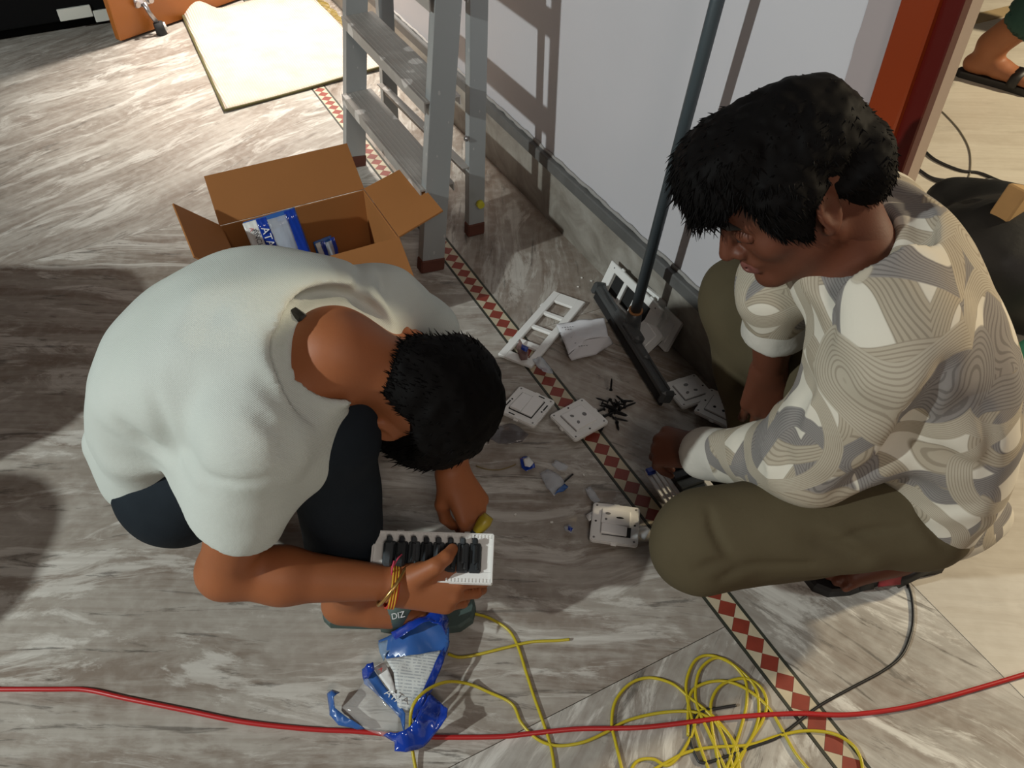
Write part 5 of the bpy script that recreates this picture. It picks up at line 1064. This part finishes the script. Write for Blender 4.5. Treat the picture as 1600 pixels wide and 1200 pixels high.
hB, tB = P(1458, 872, 0.022), P(1275, 902, 0.022); fB, LfB = foot(hB, tB, -1); prB += fB + [RC(B_aL, LfB(0.22, 0, 0.10), 0.036, 0.036, 0.02)]
hB2, tB2 = np.array([0.57, 1.135, 0.022]), np.array([0.335, 1.115, 0.022]); fB2, LfB2 = foot(hB2, tB2, 1); prB += fB2 + [RC(B_aR, LfB2(0.22, 0, 0.10), 0.036, 0.036, 0.02)]
prB += hand(B_wR, unit(P(1192, 650, 0.268) - B_wR), (-0.25, -0.95, 0.25), 1, [(0.20, 0.35, 0.25), (0.22, 0.38, 0.25), (0.25, 0.40, 0.3), (0.30, 0.40, 0.3)], [(0.018, 0.022, -0.006), (0.050, 0.046, -0.020), (0.082, 0.050, -0.036), (0.108, 0.046, -0.046)], 1.0, 0.10)
prB += hand(B_wL, unit(P(1030, 696, 0.160) - B_wL), (-0.45, -0.15, 0.88), -1, [(0.75, 0.8, 0.4), (0.8, 0.85, 0.4), (0.8, 0.9, 0.5), (0.85, 0.9, 0.5)], [(0.018, 0.022, -0.006), (0.050, 0.040, -0.028), (0.080, 0.034, -0.050), (0.100, 0.026, -0.068)], 1.0)
sdf_obj('body', prB, 0.0032, skinB, manB, None, 1)
for s in (-1, 1):
    b = MB(); 
    o = sdf_obj('eye', [SP(LB(0.031 * s, 0.0785, 0.0), 0.0118)], 0.0022, eye_m, manB); sdf_obj('iris', [SP(LB(0.031 * s, 0.0865, -0.002), 0.0056)], 0.0015, iris_m, o).data.transform(Matrix.Translation((0, 0, 0)))
    sdf_obj('eyelid', [SP(LB(0.031 * s, 0.0785, 0.0035), 0.0124), RC(LB(0.018 * s, 0.090, 0.003), LB(0.044 * s, 0.081, 0.001), 0.0052, 0.0045)], 0.002, skinB, manB)
    sdf_obj('eyebrow', chain([LB(0.012 * s, 0.099, 0.019), LB(0.030 * s, 0.094, 0.024), LB(0.048 * s, 0.078, 0.019)], [0.0045, 0.0050, 0.003], 0.004), 0.002, brow_m, manB)
    b.tube([LB(0.018 * s, 0.094, -0.001), LB(0.031 * s, 0.094, -0.003), LB(0.045 * s, 0.084, -0.002)], 0.0014, 5); b.build('eyelash', brow_m, manB, True, True)
sdf_obj('lips', [RC(LB(-0.017, 0.0925, -0.0570), LB(0.017, 0.0925, -0.0570), 0.0052), RC(LB(-0.014, 0.0925, -0.0690), LB(0.014, 0.0925, -0.0690), 0.0060), SP(LB(0, 0.0985, -0.0575), 0.0052), SP(LB(0, 0.0975, -0.069), 0.0057), RC(LB(-0.019, 0.102, -0.0628), LB(0.019, 0.102, -0.0628), 0.0022, 0.0022, 0.002, None, -1)], 0.002, lip_m, manB)
sdf_obj('moustache', [RC(LB(-0.012, 0.0945, -0.0500), LB(0.012, 0.0945, -0.0500), 0.0030)], 0.002, brow_m, manB)
eH = lambda p, r, k=0.02, op=1: EL(LB(*p), r, BB_, k, op)
hpr = [eH((0, -0.014, 0.044), (0.077, 0.101, 0.091)), eH((0, -0.076, -0.012), (0.072, 0.050, 0.068), 0.03), eH((0, 0.055, 0.094), (0.070, 0.056, 0.042), 0.03), eH((0, 0.090, 0.080), (0.062, 0.034, 0.032), 0.03), eH((0, 0.104, 0.062), (0.050, 0.018, 0.024), 0.02)]
for s in (-1, 1): hpr.append(eH((0.068 * s, 0.022, 0.030), (0.020, 0.034, 0.050), 0.02)); hpr.append(SP(LB(0.090 * s, -0.012, -0.014), 0.023, 0.01, -1)); hpr.append(eH((0.070 * s, 0.020, -0.012), (0.008, 0.012, 0.024), 0.012))
hpr += [EL(LB(0, 0.140, -0.050), (0.12, 0.060, 0.080), BB_, 0.008, -1), RC(LB(-.05, -0.085, -0.115), LB(.05, -0.085, -0.115), 0.045, 0.045, 0.02, None, -1)]
add_hair(manB, hpr, LB, BB_, 0.004, 0.006, 42, 6500, lambda q: 0.009 + 0.012 * min(1, max(0, q[1] * 9)), lambda q: (0.5 * q[0] * 10, 0.9 if q[2] > 0.05 else -0.1, -0.55 if q[1] > 0.06 else (-0.1 if q[2] > .08 else -0.7)), 11, None, 0.30, 0.0017)
# patterned shirt material: overlapping ribbons of concentric pinstripes
k = NB('ribbon_print_cotton', 0.85, 0.2); v0 = k.coords()
wob = k.n('ShaderNodeTexNoise'); wob.inputs['Scale'].default_value = 4.5; wob.inputs['Detail'].default_value = 1; k.l(v0, wob.inputs['Vector'])
vm = k.n('ShaderNodeVectorMath', operation='MULTIPLY_ADD'); vm.inputs[1].default_value = (0.11, 0.11, 0.11); k.l(wob.outputs['Color'], vm.inputs[0]); k.l(v0, vm.inputs[2]); v = vm.outputs[0]
base = (0.64, 0.605, 0.52); col = None
for (sc, off, r0, r1, tint, dark, rnd) in ((5.0, 3.3, 0.38, 0.53, (0.40, 0.35, 0.27), (0.24, 0.205, 0.155), 0.9), (5.4, 0.0, 0.38, 0.55, (0.26, 0.24, 0.225), (0.14, 0.128, 0.12), 0.85), (4.3, 9.1, 0.36, 0.47, (0.42, 0.37, 0.29), (0.26, 0.22, 0.165), 0.9), (5.2, 12.5, 0.42, 0.56, (0.25, 0.235, 0.225), (0.14, 0.13, 0.122), 0.85), (5.6, 15.7, 0.45, 0.60, (0.44, 0.395, 0.315), (0.28, 0.24, 0.185), 0.85)):
    mp = k.n('ShaderNodeMapping'); mp.inputs['Location'].default_value = (off, off * 0.7, off * 1.3); mp.inputs['Rotation'].default_value = (off, off * 2, off * 3); k.l(v, mp.inputs['Vector'])
    vo = k.n('ShaderNodeTexVoronoi'); vo.inputs['Scale'].default_value = sc; vo.inputs['Randomness'].default_value = rnd; k.l(mp.outputs[0], vo.inputs['Vector']); d_ = vo.outputs['Distance']
    band = k.math('MULTIPLY', k.ramp(d_, [(r0, 0.0), (r0 + 0.006, 1.0)]), k.ramp(d_, [(r1, 1.0), (r1 + 0.006, 0.0)]))
    st = k.math('MULTIPLY', k.math('ADD', k.math('SINE', k.math('MULTIPLY', d_, 6.2832 * sc * 11.0)), 1.0), 0.5)
    cc = k.mix(k.math('MULTIPLY', k.ramp(st, [(0.62, 0.0), (0.85, 1.0)]), 0.75), tint, dark)
    col = k.mix(band, base if col is None else col, cc)
k.color(col); k.bump(k.noise(k.coords(), 220, 2), 0.15, 0.001); shB = k.m
cuff_m = mat('plain_cream_cuff', (0.50, 0.48, 0.43), 0.8, bump=0.2, bscale=120)
latB = unit(B_sR - B_sL)
spB = [np.array([0.675, 0.880, 0.265]), np.array([0.655, 0.878, 0.38]), np.array([0.610, 0.895, 0.50]), np.array([0.545, 0.930, 0.600]), np.array([0.490, 0.940, 0.660])]
wdB = [0.138, 0.146, 0.156, 0.158, 0.130]; pB = []
latsB = [unit((0.15, 1, 0)), unit((0.10, 1, 0.0)), unit((0.0, 1, 0)), latB, latB]
for i in range(4):
    ax = unit(spB[i + 1] - spB[i]); bn = unit(np.cross(latsB[i + 1], ax)); pB.append(RC(spB[i], spB[i + 1], wdB[i], wdB[i + 1], 0.05, (bn, 0.62)))
pB += [RC(P(1265, 800, 0.37), P(1385, 775, 0.38), 0.055, 0.055, 0.02, None, -1), RC((0.475, 0.95, 0.665), (0.455, 1.07, 0.65), 0.072, 0.068, 0.04), RC((0.53, 0.955, 0.67), (0.535, 1.06, 0.655), 0.07, 0.065, 0.04), RC(B_sL, B_sR, 0.062, 0.062, 0.05), RC(B_nb + [0.02, 0, -0.03], B_nb + [-0.004, -0.004, -0.02], 0.070, 0.062, 0.03)]
uL = unit(B_eL - B_sL); fLd = unit(B_wL - B_eL)
pB += [RC(B_sL, B_eL - uL * 0.02, 0.078, 0.074, 0.04), RC(B_eL - uL * 0.02, B_eL + fLd * 0.19, 0.068, 0.043, 0.03)]
uR = unit(B_eR - B_sR); fRd = unit(B_wR - B_eR); pB += [RC(B_sR, B_eR, 0.066, 0.060, 0.04), RC(B_eR, B_eR + fRd * 0.065, 0.058, 0.048, 0.03)]
# front of the shirt hanging between arm and chest, hem fanned over the hip
pB += [RC((0.49, 0.86, 0.55), (0.53, 0.84, 0.42), 0.065, 0.07, 0.05), RC(P(1440, 790, 0.27), P(1480, 800, 0.24), 0.07, 0.065, 0.05), RC(P(1475, 825, 0.24), P(1540, 800, 0.22), 0.035, 0.04, 0.04)]
pB += fold([P(1225, 640, 0.42), P(1235, 665, 0.42), P(1228, 690, 0.41)], 0.016, 0.02) + fold([P(1190, 690, 0.30), P(1210, 705, 0.33), P(1225, 735, 0.33)], 0.014, 0.015) + fold([P(1420, 790, 0.28), P(1470, 775, 0.30), P(1510, 790, 0.28)], 0.014, 0.02)
pB += [HS(B_nb + [0, 0, 5], (0, 0, 1), 0.01)]
crB = creases([x for x in pB if x[7] > 0], [([(1310, 772), (1350, 742), (1395, 700), (1440, 640), (1478, 580)], 0.016, 0.030), ([(1248, 560), (1264, 600), (1246, 640), (1226, 690)], 0.010, 0.012), ([(1205, 688), (1226, 715), (1222, 748)], 0.009, 0.012), ([(1185, 700), (1200, 730), (1198, 765)], 0.008, -0.006), ([(1425, 790), (1470, 800), (1520, 790)], 0.010, 0.010), ([(1150, 690), (1160, 715), (1155, 745)], 0.007, 0.006), ([(1270, 590), (1262, 630), (1245, 672)], 0.008, -0.008), ([(1470, 700), (1500, 730), (1545, 735)], 0.012, 0.008), ([(1540, 640), (1552, 690), (1545, 740)], 0.010, 0.008), ([(1290, 445), (1300, 500), (1285, 545)], 0.010, 0.008)])
ndB = unit(B_hc + np.array([0.03, 0, -0.05]) - B_nb)
nB = unit((-0.38, -0.25, 0.90)); rbx = unit(np.cross(nB, [0, 1, 0])); rby = np.cross(nB, rbx); rbc = P(1326, 374, 0.695)
pB += [HS(rbc + nB * 0.004, nB, 0.105, 0.010), RC(rbc + nB * 0.2, rbc - nB * 0.035, 0.074, 0.058, 0.008, None, -1)] + chain([rbc + rbx * 0.068 * math.cos(0.2618 * i) + rby * 0.068 * math.sin(0.2618 * i) for i in range(25)], [0.008] * 25, 0.010)
pB += [RC(B_eL + fLd * 0.17, B_eL + fLd * 0.27, 0.036, 0.038, 0.003, None, -1)]
def wrB(p, D):
    D = crB(p, D); return D + 0.0060 * vnoise(p, 10) * 2 + 0.0035 * vnoise(p + 4, 23) * 2
sdf_obj('shirt', pB, 0.005, shB, manB, wrB, 2, 0.012)
c0 = B_eL + fLd * 0.165; c1 = B_eL + fLd * 0.215
sdf_obj('shirt_cuff', [RC(c0, c1, 0.046, 0.047, 0.01), RC(c1 - fLd * 0.10, c1 + fLd * 0.10, 0.037, 0.037, 0.003, None, -1), EL(c1 + fLd * 0.050, (0.10, 0.10, 0.040), frame([1, 0, 0], fLd)[[0, 1, 2]] if abs(fLd[0]) < .9 else None, 0.003, -1)], 0.0035, cuff_m, manB, bump_d(0.002, 30), 1, 0.004)
c0 = B_eR + fRd * 0.050; c1 = B_eR + fRd * 0.085
sdf_obj('shirt_cuff', [RC(c0, c1, 0.051, 0.053, 0.01), RC(c1 - fRd * 0.10, c1 + fRd * 0.10, 0.042, 0.042, 0.003, None, -1), EL(c1 + fRd * 0.052, (0.10, 0.10, 0.040), frame([1, 0, 0], fRd), 0.003, -1)], 0.0035, cuff_m, manB, bump_d(0.002, 30), 1, 0.004)
# olive trousers
k = NB('olive_twill', 0.85, 0.15); n = k.noise(k.coords(), 7, 5); k.color(k.mix(n, (0.070, 0.055, 0.030), (0.108, 0.088, 0.052))); k.bump(k.noise(k.coords(), 280, 2), 0.25, 0.001); oliv = k.m
pT = [RC(B_pel + [-0.02, -0.05, -0.04], B_pel + [-0.01, 0.07, -0.05], 0.09, 0.10, 0.04), RC(B_hL, B_kL, 0.080, 0.078, 0.04), RC(B_kL + [0, 0, -0.03], B_aL + [-0.03, 0.0, 0.0], 0.078, 0.058, 0.03), RC(B_hR, B_kR, 0.10, 0.074, 0.04), RC(B_kR, B_aR, 0.076, 0.060, 0.03)]
crT = creases(pT, [([(1108, 798), (1116, 830), (1138, 868), (1168, 890)], 0.006, 0.012), ([(1128, 904), (1165, 888), (1215, 884), (1265, 882)], 0.008, 0.012), ([(1312, 842), (1355, 830), (1412, 822)], 0.006, 0.010), ([(1440, 800), (1458, 830), (1478, 855)], 0.008, 0.010), ([(1262, 838), (1300, 850), (1345, 872)], 0.014, 0.010), ([(1290, 830), (1330, 845), (1372, 868)], 0.012, -0.006), ([(1150, 884), (1120, 880), (1090, 890)], 0.008, 0.008)])
pT_old = fold([P(1110, 800, 0.315), P(1118, 830, 0.30), P(1140, 870, 0.24), P(1165, 888, 0.21)], 0.010, 0.010, -1) + fold([P(1315, 838, 0.25), P(1360, 828, 0.27), P(1410, 820, 0.28)], 0.010, 0.010, -1) + fold([P(1130, 905, 0.16), P(1165, 888, 0.20), P(1260, 880, 0.20)], 0.012, 0.02, -1) + fold([P(1270, 840, 0.27), P(1310, 850, 0.25), P(1360, 870, 0.2)], 0.016, 0.03, -1)
sdf_obj('trousers', pT, 0.005, oliv, manB, lambda p, D: bump_d(0.004, 13)(p, crT(p, D)), 1, 0.012)
blk_s = mat('black_sandal_rubber', (0.010, 0.009, 0.009), 0.5); red_s = mat('red_sandal_strap', (0.30, 0.02, 0.03), 0.45)
so, d, l, Ln = sandal(manB, 'sandal', P(1472, 874), P(1256, 908), -1, blk_s, blk_s, thick=0.024); Bs = lambda a, w, h_: P(1472, 874) + d * a * Ln + l * w + np.array([0, 0, h_])
b = MB(); strap_band(b, [Bs(0.50, -0.044, 0.02), Bs(0.52, -0.036, 0.055), Bs(0.55, 0.0, 0.072), Bs(0.52, 0.036, 0.055), Bs(0.50, 0.044, 0.02)], [(0, 1, 0.2), (0, .7, .7), (0, 0, 1), (0, -.7, .7), (0, -1, .2)], 0.040); b.build('strap', red_s, so, True, True)
b = MB(); strap_band(b, [Bs(0.66, -0.046, 0.02), Bs(0.68, -0.036, 0.045), Bs(0.70, 0.0, 0.058), Bs(0.68, 0.036, 0.045), Bs(0.66, 0.046, 0.02)], [(0, 1, 0.2), (0, .7, .7), (0, 0, 1), (0, -.7, .7), (0, -1, .2)], 0.024); b.build('strap', blk_s, so, True, True)
b = MB(); strap_band(b, [Bs(0.46, 0.045, 0.02), Bs(0.34, 0.046, 0.050), Bs(0.10, 0.03, 0.062), Bs(0.04, 0.0, 0.062), Bs(0.10, -0.03, 0.062)], [(0, -1, 0.2), (0, -1, .2), (0.3, -1, 0), (1, 0, 0), (0.3, 1, 0)], 0.022); b.build('heel_strap', blk_s, so, True, True)
sandal(manB, 'sandal', hB2 * [1, 1, 0] + [0.01, 0, 0], tB2 * [1, 1, 0] - [0.015, 0, 0], 1, blk_s, blk_s)

# ---------------------------------------------------------------- someone walking in the next room: green trousers, dark sandal
gcl = mat('bottle_green_cloth', (0.008, 0.045, 0.036), 0.8, bump=0.3, bscale=50, var=0.3)
wh = P(1490, 92, 0.055); hip0 = P(1600, 120)
heelC, toeC = P(1500, 108, 0.02), P(1640, 145, 0.02)
manC = thing('person', 'person walking in the next room in green trousers and dark sandals', 'person', (heelC + toeC) / 2 * [1, 1, 0])
fC, LC = foot(heelC, toeC, 1); ankC = LC(0.24, 0, 0.11); kneeC = P(1640, 30, 0.30) + np.array([0.1, 0.0, 0.18]); hipC = kneeC + np.array([0.12, 0.10, 0.42])
h2, t2 = heelC + np.array([0.55, 0.30, 0]), toeC + np.array([0.55, 0.28, 0]); fC2, LC2 = foot(h2, t2, -1); ank2 = LC2(0.24, 0, 0.11); knee2 = ank2 + np.array([0.05, 0.02, 0.40]); hip2 = hipC + np.array([0.16, 0.12, 0]); pelC = (hipC + hip2) / 2; che = pelC + np.array([0.02, 0.02, 0.45]); hdC = che + np.array([0.04, 0.0, 0.34])
hp_, LCh, ACh = head_prims(hdC, (0.6, -0.5, -0.2), (0, 0, 1), che + [0, 0, 0.14])
skC = skin('light_brown_skin', (0.30, 0.115, 0.05))
bodyC = fC + fC2 + hp_ + chain([ankC, kneeC, hipC], [0.052, 0.055, 0.07], 0.03) + chain([ank2, knee2, hip2], [0.045, 0.055, 0.07], 0.03) + [RC(pelC, che, 0.11, 0.13, 0.04), RC(hipC, hip2, .1, .1, .03)]
arm = lambda s: (che + np.array([0.1 * s, 0.16 * s, 0.10]), che + np.array([0.12 * s, 0.20 * s, -0.18]), che + np.array([0.14 * s + 0.08, 0.20 * s - 0.06, -0.40]))
for s in (-1, 1):
    q = arm(s); bodyC += chain(q, [0.05, 0.042, 0.028], 0.02) + [RC(che, q[0], 0.1, 0.05, 0.04)] + hand(q[2], q[2] - q[1], (0.2 * s, s, 0), s, [(0.2, 0.3, 0.2)] * 4, [(0.018, 0.022, -0.006), (0.050, 0.042, -0.020), (0.082, 0.046, -0.030), (0.100, 0.044, -0.036)])
sdf_obj('body', bodyC, 0.006, skC, manC)
sdf_obj('trousers', [RC(kneeC, hipC, 0.10, 0.11, 0.04), RC(ankC * .62 + kneeC * .38, kneeC, 0.085, 0.10, 0.03), RC(ank2 * .8 + knee2 * .2, knee2, 0.08, 0.09, 0.03), RC(knee2, hip2, .09, .11, .04), RC(hipC, hip2, .13, .13, .04), RC(ankC * .9 + kneeC * .1, ankC * .66 + kneeC * .34, 0.07, 0.075, 0.004, None, -1)], 0.009, gcl, manC, bump_d(0.006, 14), 1, 0.01)
sdf_obj('shirt', [RC(pelC + [0, 0, 0.05], che, 0.15, 0.165, 0.05)] + [RC(arm(s)[0], arm(s)[1], 0.07, 0.065, 0.04) for s in (-1, 1)] + [RC(che, arm(s)[0], 0.11, 0.07, 0.04) for s in (-1, 1)], 0.010, gcl, manC, bump_d(0.006, 10), 1, 0.01)
sdf_obj('hair', [EL(LCh(0, -0.015, 0.05), (0.084, 0.105, 0.092), ACh), EL(LCh(0, 0.13, -0.03), (0.1, 0.06, 0.09), ACh, 0.01, -1)], 0.006, hair_m, manC, bump_d(0.004, 40), 1, 0.006)
for hh_, tt_, s in ((heelC, toeC, 1), (h2, t2, -1)):
    so, d, l, Ln = sandal(manC, 'sandal', hh_ * [1, 1, 0] - unit(tt_ - hh_) * 0.012, tt_ * [1, 1, 0] + unit(tt_ - hh_) * 0.02, s, blk_s, blk_s, thick=0.024)
    Bs = lambda a, w, h_: hh_ * [1, 1, 0] + d * a * Ln + l * w + np.array([0, 0, h_]); b = MB()
    strap_band(b, [Bs(0.55, -0.045, 0.02), Bs(0.57, -0.036, 0.058), Bs(0.6, 0.0, 0.074), Bs(0.57, 0.036, 0.058), Bs(0.55, 0.045, 0.02)], [tuple(-l), tuple(-l + [0, 0, .8]), (0, 0, 1), tuple(l + [0, 0, .8]), tuple(l)], 0.035); b.build('strap', blk_s, so, True, True)
# at the right frame edge: crumpled sea green cloth on a brown leather pouch
c = P(1612, 660, 0.0); pou = thing('leather_pouch', 'brown pouch with a black base at the right picture edge behind the patterned shirt', 'pouch', c)
sdf_obj('body', [EL(c + [0, 0, 0.075], (0.045, 0.06, 0.06), None, 0.02), RC(c + [0, 0.02, 0.06], c + [0, 0.03, 0.11], 0.035, 0.02, 0.03)], 0.005, mat('brown_leather', (0.14, 0.050, 0.022), 0.5, var=0.2), pou, bump_d(0.004, 25))
b = MB(); b.prism([(0.048 * math.cos(6.283 * i / 20), 0.064 * math.sin(6.283 * i / 20)) for i in range(20)], 0, 0.028); b.build('base', blk_s, pou)
g = sdf_obj('crumpled_cloth', [EL(c + [0.0, 0.085, 0.10], (0.05, 0.04, 0.045), None, 0.02), RC(c + [-0.02, 0.06, 0.09], c + [-0.012, 0.05, 0.125], 0.022, 0.016, 0.02), RC(c + [0.0, 0.09, 0.03], c + [0, 0.085, 0.10], 0.04, 0.04, 0.03)], 0.005, gm, None, lambda p, D: D + 0.010 * vnoise(p, 30) * 2, 1, 0.02, origin=c + [0, 0.085, 0]); tag(g, 'crumpled sea green cloth bunched behind the brown pouch at the right edge', 'cloth')
